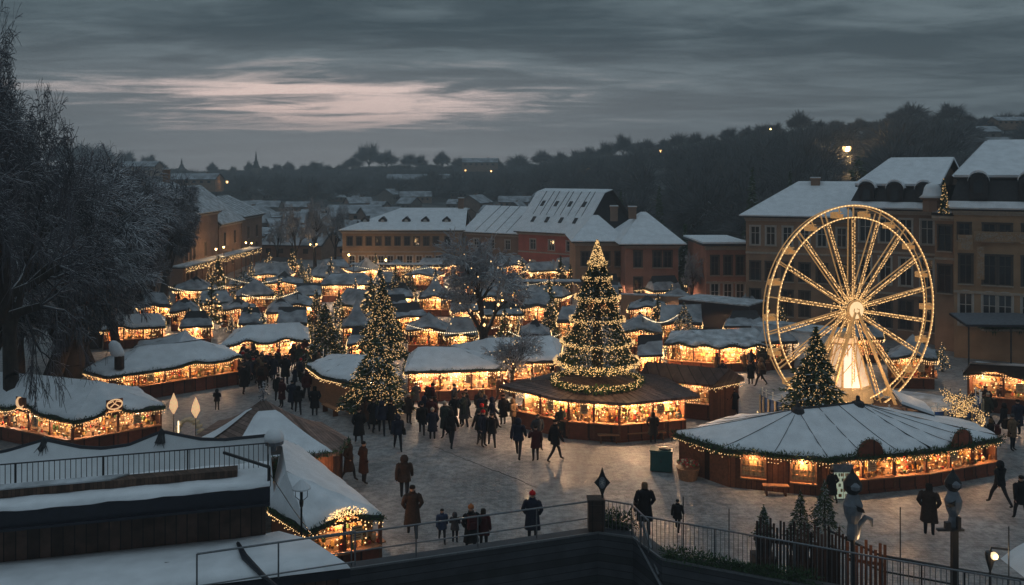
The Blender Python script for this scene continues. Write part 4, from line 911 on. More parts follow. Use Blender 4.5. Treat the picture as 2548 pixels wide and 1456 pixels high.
for k in range(5):                                         # bright open star below the tip
    a = 2*PI*k/5
    b.add([(0,0,seq[-1][0]+.05),(.17*math.cos(a-.5),-.12*0+.17*math.sin(a-.5),seq[-1][0]+.0),(.62*math.cos(a),.62*math.sin(a),seq[-1][0]+.12),(.17*math.cos(a+.5),.17*math.sin(a+.5),seq[-1][0]+.0)], [[0,1,2],[0,2,3]])
b.build('star', M['bulb_soft'], T)
T2 = thing('garland_ring', 'thick lit fir ring lying round the foot of the tallest tree', 'garland', (c.x, c.y, 2.62))
R_ = 108*D/F; P = [Vector((R_*math.cos(a), R_*math.sin(a)*.92, .05)) for a in np.linspace(0, 2*PI, 60)]
v, t = rough_garland(P, .17, .035, 9, 9); np_mesh('fir_ring', v, t, M['garland'], T2); b = MB()
for q in range(900):
    a = q*2.39996; rg = random.Random(q); b.octa((R_*math.cos(a)+rg.uniform(-.16,.16), (R_*math.sin(a)+rg.uniform(-.16,.16))*.92, .05+rg.uniform(-.08,.2)), .026)
b.build('light_string', M['bulb_tree'], T2)['kind'] = 'stuff'
lamp('tree_glow', (c.x-.2, c.y-2.9, 3.6), 60, (1,.6,.25), None, .3); lamp('tree_glow', (c.x+1.8, c.y-2.3, 3.5), 40, (1,.6,.25), None, .3); lamp('tree_glow', (c.x-2.1, c.y-2.0, 3.5), 40, (1,.6,.25), None, .3)

# ---- bare trees: recursive limbs down to frosted twigs
def bare_tree(seed, h, spread, depth=6, droop=.0, kids=3, up=.5, trunk_r=.28, split=.2, twig=.006, fork=.3, lean=(0,0)):
    rg = random.Random(seed); big, fine = [], []
    def grow(p, d, L_, r, k):
        n = 3 if k else 4; pts = [p]
        for i in range(n):
            w = .10+.10*k/ max(1, depth)
            d = (d+Vector((rg.gauss(0,w), rg.gauss(0,w), rg.gauss(0,w*.7)-droop*(k/depth)**2*.35+ (up*.08 if k < depth-1 else 0)))).normalized(); q = p+d*(L_/n)
            r0, r1 = r*(1-.30*i/n), r*(1-.30*(i+1)/n)
            (big if k < 3 else fine).append((p, q, max(twig, r0), max(twig*.7, r1))); p = q; pts.append(p)
            if k < depth and i >= (1 if k else 2):
                for c_ in range(kids-1 if i < n-1 else kids):
                    a = rg.uniform(0, 2*PI); sp = rg.uniform(.5, 1.0)*spread*(1.1 if i < n-1 else .75); u = d.orthogonal().normalized(); v_ = d.cross(u)
                    nd_ = (d+(u*math.cos(a)+v_*math.sin(a))*sp).normalized()
                    grow(p, nd_, L_*rg.uniform(.52, .80), r1*rg.uniform(.45, .68), k+1)
    grow(Vector((0,0,-.3)), Vector((lean[0], lean[1], 1)).normalized(), h*fork, trunk_r, 0)
    return big, fine
def bare_obj(label, seed, h, group, trunk_m='bark', twig_m='twig_frost', name='bare_tree', **kw):
    big, fine = bare_tree(seed, h, **kw); T = thing(name, label, 'tree', (0,0,0), 0, group)
    for nm, seg, n, mt in (('trunk', big, 6, trunk_m), ('crown', fine, 3, twig_m)):
        if not seg: continue
        V, Q = prisms([tuple(s[0]) for s in seg], [tuple(s[1]) for s in seg], [s[2] for s in seg], [s[3] for s in seg], n); np_mesh(nm, V, Q, M[mt], T, 4)
    top = max(max(s[1].z for s in fine or big), 1); wid = max(max(abs(s[1].x) for s in fine or big), 1)
    return T, top, wid
GL = 'big frosted bare trees at the left edge'
A_, ha, wa = bare_obj('nearest and tallest frosted bare tree, cut by the left picture edge', 3, 10, GL, spread=.95, depth=6, droop=.45, kids=3, trunk_r=.42, twig=.008, up=.28, fork=.25)
B2, hb_, wb_ = bare_obj('wide frosted bare tree with a dark trunk behind the emblem stall', 8, 10, GL, spread=.88, depth=5, droop=.6, kids=4, trunk_r=.36, twig=.013, up=.35, fork=.23)
def put(T, x, D, ytop, wpx, h0, w0, rz=0.0, z=0.0):
    p = pd(x, HY, D); s = (H+(HY-ytop)/F*D-z)/h0; sw = wpx*D/F/w0; T.location = (p.x, p.y, z); T.scale = (sw, sw, s); T.rotation_euler.z = rz
put(A_, -120, 38, -150, 400, ha, wa, .4); put(B2, 185, 60, 350, 260, hb_, wb_, 1.0)
for (src, hh, ww, x, D, yt, wp, rz, lb) in ((A_,ha,wa,35,47,-30,260,2.0,'bare tree second from the left edge with crown below the tallest'),(B2,hb_,wb_,330,76,366,165,2.2,'frosted bare tree nearest the dark house row'),(A_,ha,wa,235,70,345,215,5.0,'rounded bare tree in the middle of the left grove'),(B2,hb_,wb_,405,92,425,95,.3,'slim bare tree at the right end of the left grove'),(B2,hb_,wb_,30,56,400,230,4.2,'low spreading bare tree over the emblem stall roof'),
    (B2,hb_,wb_,120,58,540,200,5.3,'low bushy bare tree above the chimney stall'),(A_,ha,wa,290,66,520,170,3.6,'low bushy bare tree left of the amber stalls'),(B2,hb_,wb_,-40,52,560,200,.9,'low bushy bare tree half outside the left edge'),(A_,ha,wa,385,86,560,85,2.7,'low bushy bare tree below the dark house row'),(B2,hb_,wb_,230,62,660,150,1.9,'lowest bushy bare tree behind the chimney')):
    o = copy_tree(src); o['label'] = lb; put(o, x, D, yt, wp, hh, ww, rz)
C3, hc, wc = bare_obj('frosted bare tree hung with a few lights in the middle of the market', 14, 9, None, spread=.80, depth=5, droop=.35, kids=3, trunk_r=.28, twig=.022, up=.4, fork=.26, twig_m='twig_rime')
put(C3, 1205, 63, 560, 150, hc, wc, .5)
b = MB(); rg = random.Random(4)
for k in range(60):
    a = rg.uniform(0, 6.28); rr = rg.uniform(.2, .85)*wc; b.octa((rr*math.cos(a), rr*math.sin(a), hc*rg.uniform(.3, .8)), .035 if k % 6 else .09)
b.build('light_string', M['bulb_soft'], C3)['kind'] = 'stuff'
o = copy_tree(C3); o['label'] = 'low wide frosted shrub spreading over the flat snowy stall'; put(o, 1275, 55, 812, 85, hc, wc, 2.0); o.name = 'bare_shrub'; o['category'] = 'shrub'
for x, D, yt, wp, rz, lb in ((735,126,498,42,0,'tall thin bare tree left of the ochre house, leftmost of three'),(785,130,486,46,1.3,'middle one of three bare trees left of the ochre house'),(835,134,500,38,2.9,'bare tree against the left end wall of the ochre house'),(1722,88,618,34,.8,'frosted bare tree in the gap beside the pink house'),(690,138,540,34,4.0,'small bare tree by the dark row end house')):
    o = copy_tree(C3)
    for ch in KIDS(o):
        if ch.name.startswith('light_string'): bpy.data.objects.remove(ch)
    o['label'] = lb; o['group'] = 'bare trees in front of the houses'; put(o, x, D, yt, wp, hc, wc, rz)
# ---- hillside: snowy conifers, rounded skyline trees, and the wood
GC = 'dark conifers on the right hillside'
for x, yt, yb, D, w, lb, s in ((1872,414,540,118,62,'tall dark conifer with snowy branches on the right hillside',1),(1966,420,480,124,44,'smaller dark conifer right of the tall one',2),(2135,384,470,122,80,'round dark evergreen bush above the orange house roof',3),(1640,455,560,150,40,'snow-dusted conifer behind the pyramid roof',4),(1704,556,700,102,56,'dark conifer filling the gap right of the pink house',6),(1545,470,560,160,34,'small conifer on the slope behind the red house',5)):
    top, bot = pd(x, yt, D), pd(x, yb, D); z = hill(x, D); h = top.z-z
    conifer('conifer', lb, (top.x, D, z), h, w/2*D/F, 2600, 60+s, mt='fir', group=GC, lscale=1.6, cat='conifer', power=.45 if s == 3 else .9, z0=.05)
def round_tree_data(seed, n=900):
    """bare round-crowned tree, unit height: fans of twigs filling a dome -> verts, quads"""
    rng = np.random.default_rng(seed); d = rng.normal(size=(n,3)); d[:, 2] = np.abs(d[:, 2])*.9-.25; d /= np.linalg.norm(d, axis=1, keepdims=True)
    lob = 1+.16*np.sin(d[:,0]*7+seed)+.14*np.sin(d[:,1]*6+2*seed)+.12*np.sin(d[:,2]*9)
    r1 = .42*lob*rng.uniform(.6, 1.0, n); r0 = r1*rng.uniform(.3, .75, n); c = np.array([0,0,.52])
    p0 = c+d*r0[:,None]; p1 = c+d*r1[:,None]*np.array([1,1,1.06])+rng.normal(0,.055,(n,3)); V, Q = prisms(p0, p1, np.full(n,.010), np.full(n,.004), 3)
    m = 9; a = np.linspace(0, 2*PI, m, endpoint=False); q1 = np.stack([.22*np.cos(a), .22*np.sin(a), np.full(m,.66)], 1); V2, Q2 = prisms(np.tile([[0,0,.28]], (m,1)), q1, np.full(m,.014), np.full(m,.006), 3)
    V3, Q3 = prisms([[0,0,-.1]], [[0,0,.4]], [.028], [.018], 3)
    return np.concatenate([V, V2]), np.concatenate([Q, Q2+len(V)]), V3, Q3
RT = []
for s in range(3):
    V, Q, V3, Q3 = round_tree_data(s+1, 1500); T = thing('skyline_tree', 'round bare tree on the skyline', 'tree', (0,0,0), 0, 'round bare trees along the skyline')
    np_mesh('crown', V, Q, M['twig_far'], T, 4); np_mesh('trunk', V3, Q3, M['bark'], T, 4); RT.append(T)
SKY = [(250,355,60),(315,370,40),(372,380,38),(402,396,24),(528,398,22),(580,408,18),(620,396,20),(660,406,24),(690,402,26),(718,396,26),(760,404,34),(785,396,40),(815,404,30),(878,384,40),(918,352,58),(962,368,46),(1018,376,36),(1045,380,34),(1100,371,38),(1140,385,30),(1290,380,56),(1350,368,50),(1395,372,40),(1440,368,50),(1470,360,60),(1510,352,48),(1550,335,52),(1610,346,56),(1655,345,46),(1690,332,56),(1730,330,50),(1770,335,44),(1815,318,52),(1860,314,46),(1895,308,50),(1930,306,50),(1990,277,66),(2040,300,50),(2080,300,50),(2140,294,44),(2185,302,50),(2225,280,60),(2265,256,86),(2320,285,52),(2365,258,76),(2410,284,50),(2450,290,60),(2500,282,60),(2545,280,60),(850,402,30),(1180,392,24),(1240,392,26),(1585,352,44)]
SKY += [(2600,275,70),(2660,270,70),(-40,350,70),(60,345,70),(150,350,60),(205,352,60)]
place_words = lambda u: 'far left' if u < 420 else 'left of the spire' if u < 637 else 'between the spire and the big dark tree' if u < 880 else 'just right of the big dark tree' if u < 1150 else 'above the red house' if u < 1560 else 'above the pyramid roof' if u < 1860 else 'above the wheel' if u < 2200 else 'on the right hilltop'
for i, (u, yt, w) in enumerate(SKY):
    D = pw([-800, 300, 900, 1300, 1550, 1800, 2100, 3300], [500, 540, 580, 500, 390, 310, 262, 244], u)*.985
    o = RT[i % 3] if i < 3 else copy_tree(RT[i % 3]); yt += 6 if u < 1500 else 0; w *= 1.2 if u < 1500 else 1.0; p = pd(u, yt, D); wd_ = w*D/F; z = min(hill(u, D)-.5, p.z-wd_*.8)
    h = p.z-z; o.location = (p.x, D, z); o.scale = (wd_/.88, wd_/.88, h/1.0); o.rotation_euler.z = i*1.7
    o['label'] = ('large' if w > 54 else 'middling' if w > 36 else 'small')+' round bare tree on the skyline, '+place_words(u)
# big dark full tree on the ridge is denser
# the wood covering the slopes reads as one mass
rng = np.random.default_rng(3); VV, QQ, base = [], [], 0
uv = []
for _ in range(1500):
    u = rng.uniform(-200, 2750); 
    if u < 1350 and rng.random() < .45: continue
    D0 = pw([-800, 600, 1200, 1500, 1750, 2000, 3300], [330, 330, 300, 165, 130, 112, 104], u); D1 = pw([-800, 300, 900, 1300, 1550, 1800, 2100, 3300], [530, 560, 590, 520, 400, 320, 268, 250], u)
    uv.append((u, D0+(D1-D0)*.93*rng.random()**.8))
for _ in range(900):
    u = rng.uniform(-300, 1500); Ds = pw([-800, 300, 900, 1300, 1550], [520, 560, 600, 520, 400], u); uv.append((u, Ds*rng.uniform(.60, .93)))
for _ in range(260):
    u = rng.uniform(-300, 1560); Ds = pw([-800, 300, 900, 1300, 1550], [520, 560, 600, 520, 400], u); uv.append((u, Ds*rng.uniform(.94, 1.0)))
base_td = [round_tree_data(s+30, 520)[:2] for s in range(5)]
LMP = [(2107,185,48),(1644,300,16),(1463,300,16),(1158,400,14),(1222,400,14),(565,300,16),(2155,240,40),(2440,234,40),(2512,250,45),(2500,220,45)]
uv = [(u, D) for u, D in uv if not any(abs(u-a) < w and c*.45 < D < c+4 for a, c, w in LMP)]
for i, (u, D) in enumerate(uv):
    V, Q = base_td[i % 5]; a = rng.uniform(0, 6.28); w = rng.uniform(8, 15); h = w*rng.uniform(.8, 1.0)*(.85 if u > 1350 else .75)
    ys_ = pw([-800, 0, 300, 450, 620, 850, 1000, 1250, 1400, 1550, 1700, 1900, 2100, 2260, 2548, 3300], [425, 418, 424, 432, 434, 428, 420, 422, 414, 396, 374, 345, 322, 306, 318, 310], u)
    h = min(h*(.62 if D > 380 else 1), H-hill(u, D)+1.2+(HY-ys_+12)/F*D)
    if h < 3.5: continue
    R_ = np.array([[math.cos(a),-math.sin(a),0],[math.sin(a),math.cos(a),0],[0,0,1]]); x = (u-CX)/F*D
    VV.append((V*np.array([w,w,h]))@R_.T+np.array([x, D, hill(u, D)-1.2])); QQ.append(Q+base); base += len(V)
tag(np_mesh('hillside_wood', np.concatenate(VV), np.concatenate(QQ), M['twig_far'], None, 4), 'mass of bare winter trees covering the dark hillsides', None, None, 'stuff')

# little lit firs standing between the stalls
LF = [conifer('small_fir', 'little lit fir', (0,0,0), 1.0, .30, 520, 200+k, mt='fir' if k else 'fir_frost', bulbs=60, tiers=6, col_r=.020, lscale=1.0) for k in range(3)]
rg = random.Random(8); n_ = 0
for x, y, h in ((420,800,2.2),(470,842,2.4),(530,800,2.0),(575,828,1.8),(655,842,2.2),(745,842,2.0),(775,842,1.7),(850,902,1.8),(650,756,2.6),(735,776,2.4),(770,752,2.4),(820,742,2.6),(940,770,2.4),(1000,790,2.2),(1050,772,2.4),(1130,812,2.2),(1120,905,1.6),(1180,900,2.0),(1290,862,2.2),(1330,912,1.5),(1415,862,2.2),(1590,858,2.0),(1640,858,1.8),(1665,905,1.6),(1560,906,1.7),(1960,885,1.8),(2180,900,1.9),(2345,925,1.8),(1340,772,2.6),(1240,800,2.2))+tuple((rg.uniform(430,1420), rg.uniform(690,880), rg.uniform(2.4,4.2)) for _ in range(34))+tuple((rg.uniform(1440,1950), rg.uniform(760,880), rg.uniform(2.2,3.4)) for _ in range(9)):
    o = LF[n_ % 3] if n_ < 3 else copy_tree(LF[n_ % 3]); p = pz(x, y); o.location = p; s = h*rg.uniform(.85,1.2); o.scale = (s*.95, s*.95, s); o.rotation_euler.z = n_*1.3; n_ += 1
    o['group'] = 'little lit firs between the stalls'; o['category'] = 'fir tree'
    o['label'] = 'little lit fir between the stalls '+('of the left market' if x < 800 else 'around the twin firs and the bare tree' if x < 1400 else 'right of the tall tree')
# ------------------------------------------------------------------ ferris wheel
DW = 47.0; hp = pd(2120, 770, DW); Rw = 259*DW/F
WT = thing('ferris_wheel', 'golden lit ferris wheel on a round platform in front of the tall houses', 'ferris wheel', (hp.x, DW, 0), math.radians(21))
hz_ = hp.z
def ring(b, r, y, t, n=72): 
    P = [(r*math.cos(2*PI*k/n), y, hz_+r*math.sin(2*PI*k/n)) for k in range(n+1)]; b.tube(P, t, 6, cap=False)
for nm, r, t in (('outer_rim', Rw, .05), ('inner_rim', Rw*.885, .04)):
    b = MB(); ring(b, r, -.10, t); o = b.build(nm, M['wheel_gold_glow'], WT)
    b = MB(); ring(b, r, -.10-t*.75, t*.62); b.build('light_strip', M['wheel_led'], o)
    b = MB()
    for k in range(150): a = 2*PI*k/150; b.octa((r*math.cos(a), -.16, hz_+r*math.sin(a)), .035)
    b.build('light_string', M['bulb'], o)['kind'] = 'stuff'
b = MB(); ring(b, Rw*.99, .28, .03); b.build('rear_rim', M['wheel_gold_glow'], WT)
NS = 18
for k in range(NS):
    a = 2*PI*k/NS+.5*PI; ca, sa = math.cos(a), math.sin(a)
    def q(r, s, y=-.10): return (r*ca-s*sa, y, hz_+r*sa+s*ca)
    b = MB(); r0, r1 = .62, Rw*.885
    for s in (-1, 1): b.beam(q(r0, s*.05), q(r1, s*.105), .035, .035)
    m = 16
    for j in range(m+1):
        r = lerp(r0, r1, j/m); w = lerp(.05, .105, j/m); b.beam(q(r, -w), q(r, w), .025, .025)
        if j < m: rn = lerp(r0, r1, (j+1)/m); b.beam(q(r, -w), q(rn, lerp(.05, .105, (j+1)/m)), .018, .018)
    b.beam(q(r1, 0), q(Rw, 0), .06, .06)
    sp = b.build('spoke', M['wheel_gold_glow'], WT)
    b = MB(); rg = random.Random(k)
    for j in range(70):
        r = lerp(r0, r1, j/69); b.octa(q(r, rg.choice((-.07,.07)), -.14), .024)
    b.build('light_string', M['bulb'], sp)['kind'] = 'stuff'
    # rear spoke
    b = MB(); b.beam(q(.5, 0, .35), q(Rw*.97, 0, .28), .05, .05); b.build('rear_spoke', M['wheel_gold_glow'], WT)
    # open gondola hung between the rims
    a2 = a+PI/NS; gx, gz = Rw*.945*math.cos(a2), hz_+Rw*.945*math.sin(a2); b = MB()
    b.beam((gx-.30, .09, gz+.02), (gx+.30, .09, gz+.02), .10, .05); b.box((gx, .1, gz-.27), (.5, .42, .05)); b.box((gx, .30, gz-.13), (.5, .05, .28)); b.box((gx-.23, .1, gz-.17), (.04, .4, .18)); b.box((gx+.23, .1, gz-.17), (.04, .4, .18)); b.beam((gx, .1, gz), (gx, .1, gz-.25), .04, .04)
    b.beam((gx-.3*math.cos(a2), -.1, gz-.3*math.sin(a2)), (gx+.3*math.cos(a2), -.1, gz+.3*math.sin(a2)), .05, .05)
    b.build('gondola', M['wheel_gold_glow'], WT)
b = MB(); b.lathe([(.50,-.08),(.53,0),(.50,.08)], n=32); h_ = b.build('hub', M['wheel_gold_glow'], WT); h_.location = (0, -.24, hz_); h_.rotation_euler = (PI/2, 0, 0)
b = MB(); b.lathe([(.455,0),(.455,.03)], n=32); d_ = b.build('disc', M['hub_lit'], h_); d_.location = (0, 0, .085)
b = MB(); b.tube([(-.16,.1,.13),(-.2,-.05,.13),(-.05,-.2,.13),(.14,-.14,.13),(.18,.03,.13),(.0,.08,.13)], .02, 4); b.build('emblem', M['gold_ware'], h_)
b = MB(); rg = random.Random(3)
for k in range(420):
    a, r = rg.uniform(-.5, PI+.5), .55+rg.random()**1.7*1.0; b.octa((r*math.cos(a), -.16, hz_+r*math.sin(a)), .022)
b.build('hub_lights', M['bulb_tree'], WT)['kind'] = 'stuff'
b = MB(); b.tube([(0,-.3,hz_),(0,.9,hz_)], .16, 10); b.build('axle', M['metal_dark'], WT)
for s in (-1, 1):
    for y in (-.55, .95):
        b = MB(); b.beam((s*2.3, y*1.3, 1.5), (s*.1, y*.6, hz_-.1), .13, .13); b.build('support_leg', M['wheel_gold_glow'], WT)
# glowing drive tower under the hub
b = MB(); b.lathe([(1.5,1.5),(1.45,2.3),(1.28,2.35),(.62,4.75),(.62,5.1),(.3,5.25)], n=8); tw = b.build('drive_tower', M['cream'], WT); tw.location = (.35, 1.0, 0)
for k, mt in ((4, 'panel_lit'), (5, 'panel_white'), (6, 'panel_lit'), (7, 'panel_lit')):
    a0, a1 = 2*PI*k/8+.05, 2*PI*(k+1)/8-.05; b = MB(); P = []
    for z, r in ((2.5, 1.26), (4.65, .66)):
        for a in (a0, a1): P.append((r*math.cos(a)*1.02, r*math.sin(a)*1.02, z))
    b.poly([P[0], P[1], P[3], P[2]]); b.build('lit_panel', M[mt], tw)
b = MB(); b.lathe([(.70,4.76),(.72,4.9),(.70,5.02)], n=16); b.build('lit_collar', M['star_paper'], tw)
b = MB()
for k in range(8):
    a0, a1 = 2*PI*k/8, 2*PI*(k+1)/8
    b.beam((1.3*math.cos(a0), 1.3*math.sin(a0), 2.4), (.68*math.cos(a0), .68*math.sin(a0), 4.75), .08, .08)
    for j in range(3):
        t0, t1 = j/3, (j+1)/3; r0, r1 = lerp(1.3,.68,t0), lerp(1.3,.68,t1); b.beam((r0*math.cos(a0), r0*math.sin(a0), lerp(2.4,4.75,t0)), (r1*math.cos(a1), r1*math.sin(a1), lerp(2.4,4.75,t1)), .045, .045)
b.build('lattice', M['wheel_gold_glow'], tw)
# round platform
PT = thing('ride_platform', 'round blue-skirted platform with snowy deck under the ferris wheel', 'platform', (hp.x+.9, DW, 0)); Rp = 5.75
b = MB(); b.lathe([(Rp-.1, 0), (Rp-.1, 1.5), (.2, 1.54)], n=48, sy=.62); b.build('deck', M['deck_brown'], PT)
b = MB(); b.grid([[(Rp*math.cos(a), Rp*.62*math.sin(a), z) for a in np.linspace(PI*.98, 2.02*PI, 50)] for z in (.5, 2.1)]); b.build('skirt', M['blue_paint'], PT)
b = MB()
for k in range(26):
    a = PI+PI*k/25; b.box((Rp*1.01*math.cos(a), Rp*.63*math.sin(a), 1.5), (.12, .06, 1.2), a+PI/2)
b.build('skirt_ribs', M['cream'], PT)
b = MB(); b.grid([[(r*math.cos(a), r*.62*math.sin(a), z) for a in np.linspace(0, 2*PI, 50)] for r, z in ((Rp-.12, 1.5), (Rp-.3, 1.62), (3.0, 1.62), (2.9, 1.5))]); b.build('snow', M['snow_old'], PT, smooth=True)
b = MB()
for k in range(220):
    a = PI*.95+PI*1.1*k/219; b.octa((Rp*1.02*math.cos(a), Rp*.635*math.sin(a), 1.0+.07*math.sin(k*1.3)), .032)
b.build('light_string', M['bulb'], PT)['kind'] = 'stuff'
for k in range(22):
    a = PI+PI*k/21; b = MB(); x, y = (Rp-.05)*math.cos(a), (Rp-.05)*.62*math.sin(a); b.tube([(x,y,1.5),(x,y,2.4)], .025, 5); b.octa((x,y,2.46), .07); b.build('rail_post', M['white_paint'], PT)
b = MB(); b.tube([((Rp-.05)*math.cos(a), (Rp-.05)*.62*math.sin(a), 2.36) for a in np.linspace(PI, 2*PI, 40)], .02, 5); b.build('hand_rail', M['white_paint'], PT)
for x, y, z, e in ((-1.6,-1.6,3.4,70),(1.9,-1.7,3.2,50),(.3,-1.2,2.6,50),(-4,-1.2,2.7,60)): lamp('ride_fill', (x, y, z), e, (1,.62,.32), PT, .2)  # added fill points spreading the wheel's glow, not fittings of the ride
KT = thing('ticket_kiosk', 'snow covered slanted roof of the ticket kiosk beside the wheel', 'kiosk', pd(2268, HY, 43.2)); KT.location.z = .0
b = MB(); b.box((0,0,1.1), (1.3,1.0,2.2)); b.build('body', M['hut_wood'], KT); b = MB(); b.slab([(-.85,-.8,2.75),(.75,-.8,2.2),(.95,.7,2.35),(-.65,.7,2.95)], (0,0,.06)); ro = b.build('roof', M['roof_dark'], KT); b = MB(); b.slab([(-.83,-.78,2.82),(.75,-.78,2.27),(.93,.68,2.42),(-.63,.68,3.02)], (0,0,.14)); b.build('snow', M['snow'], ro)
TT = thing('light_shrub', 'small leafless tree wrapped in white lights right of the wheel', 'lit tree', pd(2372, HY, 44.5)); TT.location.z = 0
rg = random.Random(9); big, fine = bare_tree(21, 3.6, 1.0, depth=4, droop=.1, kids=3, trunk_r=.09, twig=.02, fork=.35); V, Q = prisms([tuple(s[0]) for s in big+fine], [tuple(s[1]) for s in big+fine], [s[2] for s in big+fine], [s[3] for s in big+fine], 4); np_mesh('crown', V, Q, M['bark'], TT, 4)
b = MB()
for s in (big+fine)[::2]: b.octa(lerp(s[0], s[1], rg.random()), .035)
b.build('light_string', M['bulb_tree'], TT)['kind'] = 'stuff'
# ------------------------------------------------------------------ near buildings and terrace
def rail_line(name, label, pts, h, bars=0.0, rails=(1.0,), posts=1.4, mt='rail_metal', cat='railing', rt=.03, group=None):
    """metal railing through world points (deck height)"""
    c = pts[0]; T = thing(name, label, cat, c, 0, group); P = [p-c for p in pts]
    for k, f in enumerate(rails): b = MB(); b.tube([p+Vector((0,0,h*f)) for p in P], rt if k == 0 else rt*.75, 6); b.build('hand_rail' if k == 0 else 'lower_rail', M[mt], T)
    for a, c_ in zip(P[:-1], P[1:]):
        L_ = (c_-a).length; n = max(1, round(L_/posts))
        for k in range(n+1): q = lerp(a, c_, k/n); b = MB(); b.tube([q, q+Vector((0,0,h))], .024, 5); b.build('post', M[mt], T)
        if bars:
            b = MB(); m = int(L_/bars)
            for k in range(1, m): q = lerp(a, c_, k/m); b.tube([q+Vector((0,0,.04)), q+Vector((0,0,h))], .011, 4)
            b.build('bars', M[mt], T)['kind'] = 'stuff'
    return T
# wooden pavilion with the flat snowy roof, lower left
zr = 5.1
A1, B1 = pz(-500, 1322, zr), pz(672, 1212, zr)          # outer roof edge facing the camera
dv = (B1-A1).normalized(); nb = Vector((-dv.y, dv.x, 0))   # nb points away from the camera
T = thing('wooden_pavilion', 'brown plank building with flat snowy roof and navy eave in the lower left corner', 'building', A1*1.0); T.location.z = 0; o0 = Vector((A1.x, A1.y, 0)); L1 = (B1-A1).length
loc = lambda s, t, z: dv*s+nb*t+Vector((0,0,z))
b = MB(); b.slab([loc(0,.35,0), loc(L1-.12,.35,0), loc(L1-.12,1.9,0), loc(0,1.9,0)], (0,0,zr-.42)); b.build('plank_wall', M['plank_brown'], T)
b = MB(); b.slab([loc(0,0,zr-.42), loc(L1,0,zr-.42), loc(L1,2.0,zr-.42), loc(0,2.0,zr-.42)], (0,0,.40)); b.beam(loc(0,-.05,zr-.46), loc(L1,-.05,zr-.46), .10, .07); rf = b.build('roof', M['navy'], T)
b = MB(); b.tube([loc(0,.1,zr-.52), loc(L1,.1,zr-.52)], .05, 6); b.build('gutter', M['rail_metal'], rf)
b = MB(); rows = []; rg = random.Random(2)
for t, z in ((.02,-.01),(.05,.10),(.35,.13),(.8,.12),(1.2,.14),(1.6,.15),(1.95,.12)): rows.append([loc(L1*k/40, t+(rg.uniform(-.03,.03) if t < .1 else 0), zr+z+.02*math.sin(k*1.3+t*4)) for k in range(41)])
b.grid(rows); b.build('snow', M['snow'], rf, smooth=True)
b = MB(); b.slab([loc(1.0,.72,zr+.13), loc(L1-.9,.72,zr+.13), loc(L1-.9,1.15,zr+.13), loc(1.0,1.15,zr+.13)], (0,0,.20))
for k in range(7): b.box(tuple(loc(1.5+k*(L1-3)/6, .95, zr+.06)), (.1,.3,.14), math.atan2(dv.y,dv.x))
T2 = thing('wooden_bench', 'long low plank bench along the snowy roof behind the railing', 'bench', o0); b.build('seat', M['deck_brown'], T2)
b = MB(); b.slab([loc(3,.74,zr+.335), loc(L1*.62,.74,zr+.335), loc(L1*.66,1.13,zr+.335), loc(3.4,1.13,zr+.335)], (0,0,.04)); b.build('snow', M['snow_old'], T2)
rail_line('roof_railing', 'thin dark barred railing along the flat snowy roof', [o0+loc(0,1.3,zr+.12), o0+loc(L1-.05,1.3,zr+.12), o0+loc(L1-.05,.15,zr+.12)], .74, bars=.135, posts=2.1, mt='metal_dark', rt=.022)
b = MB(); p0, p1 = o0+loc(L1-1.3,1.2,zr+.72), o0+loc(L1-.02,.2,zr+.5)
T3 = thing('stair_handrail', 'slanting dark handrail at the right end of the roof railing', 'handrail', p0); b.beam((0,0,0), p1-p0, .06, .07); b.beam(p1-p0, p1-p0+Vector((0,0,-.55)), .07, .07); b.build('rail', M['metal_dark'], T3)
# lower snow-covered annex roof in the corner
zl = 3.5; T = thing('low_annex', 'low annex with smooth snowy roof in the bottom left corner', 'building', pz(300, 1420, zl)); T.location.z = 0; o1 = T.location.copy()
P = [pz(x, y, zl)-o1 for x, y in ((-400,1432),(588,1350),(700,1330),(780,1352),(872,1414),(470,1462),(-300,1640))]
for p in P: p.z = zl
b = MB(); b.slab([p-Vector((0,0,.25)) for p in P], (0,0,.22)); rf = b.build('roof', M['navy'], T); b = MB(); c_ = sum(P, Vector())/len(P); b.grid([[p*1.0 for p in P+P[:1]], [lerp(p, c_, .02)+Vector((0,0,.12)) for p in P+P[:1]], [lerp(p, c_, .5)+Vector((0,0,.17)) for p in P+P[:1]], [lerp(p, c_, .99)+Vector((0,0,.19)) for p in P+P[:1]]]); b.build('snow', M['snow'], rf, smooth=True)
b = MB(); Q = [Vector((lerp(p, c_, .06).x, lerp(p, c_, .06).y, 0)) for p in P]; b.slab(Q, (0,0,zl-.25)); b.build('wall', M['plank_brown'], T)
b = MB(); pts = [pz(592,1352,zl+.2)-o1, pz(608,1385,zl+.24)-o1, pz(660,1438,zl+.22)-o1, pz(690,1462,zl+.2)-o1]; b.tube(pts, [.05,.09,.06,.05], 6); b.build('roof_hip', M['navy'], rf)
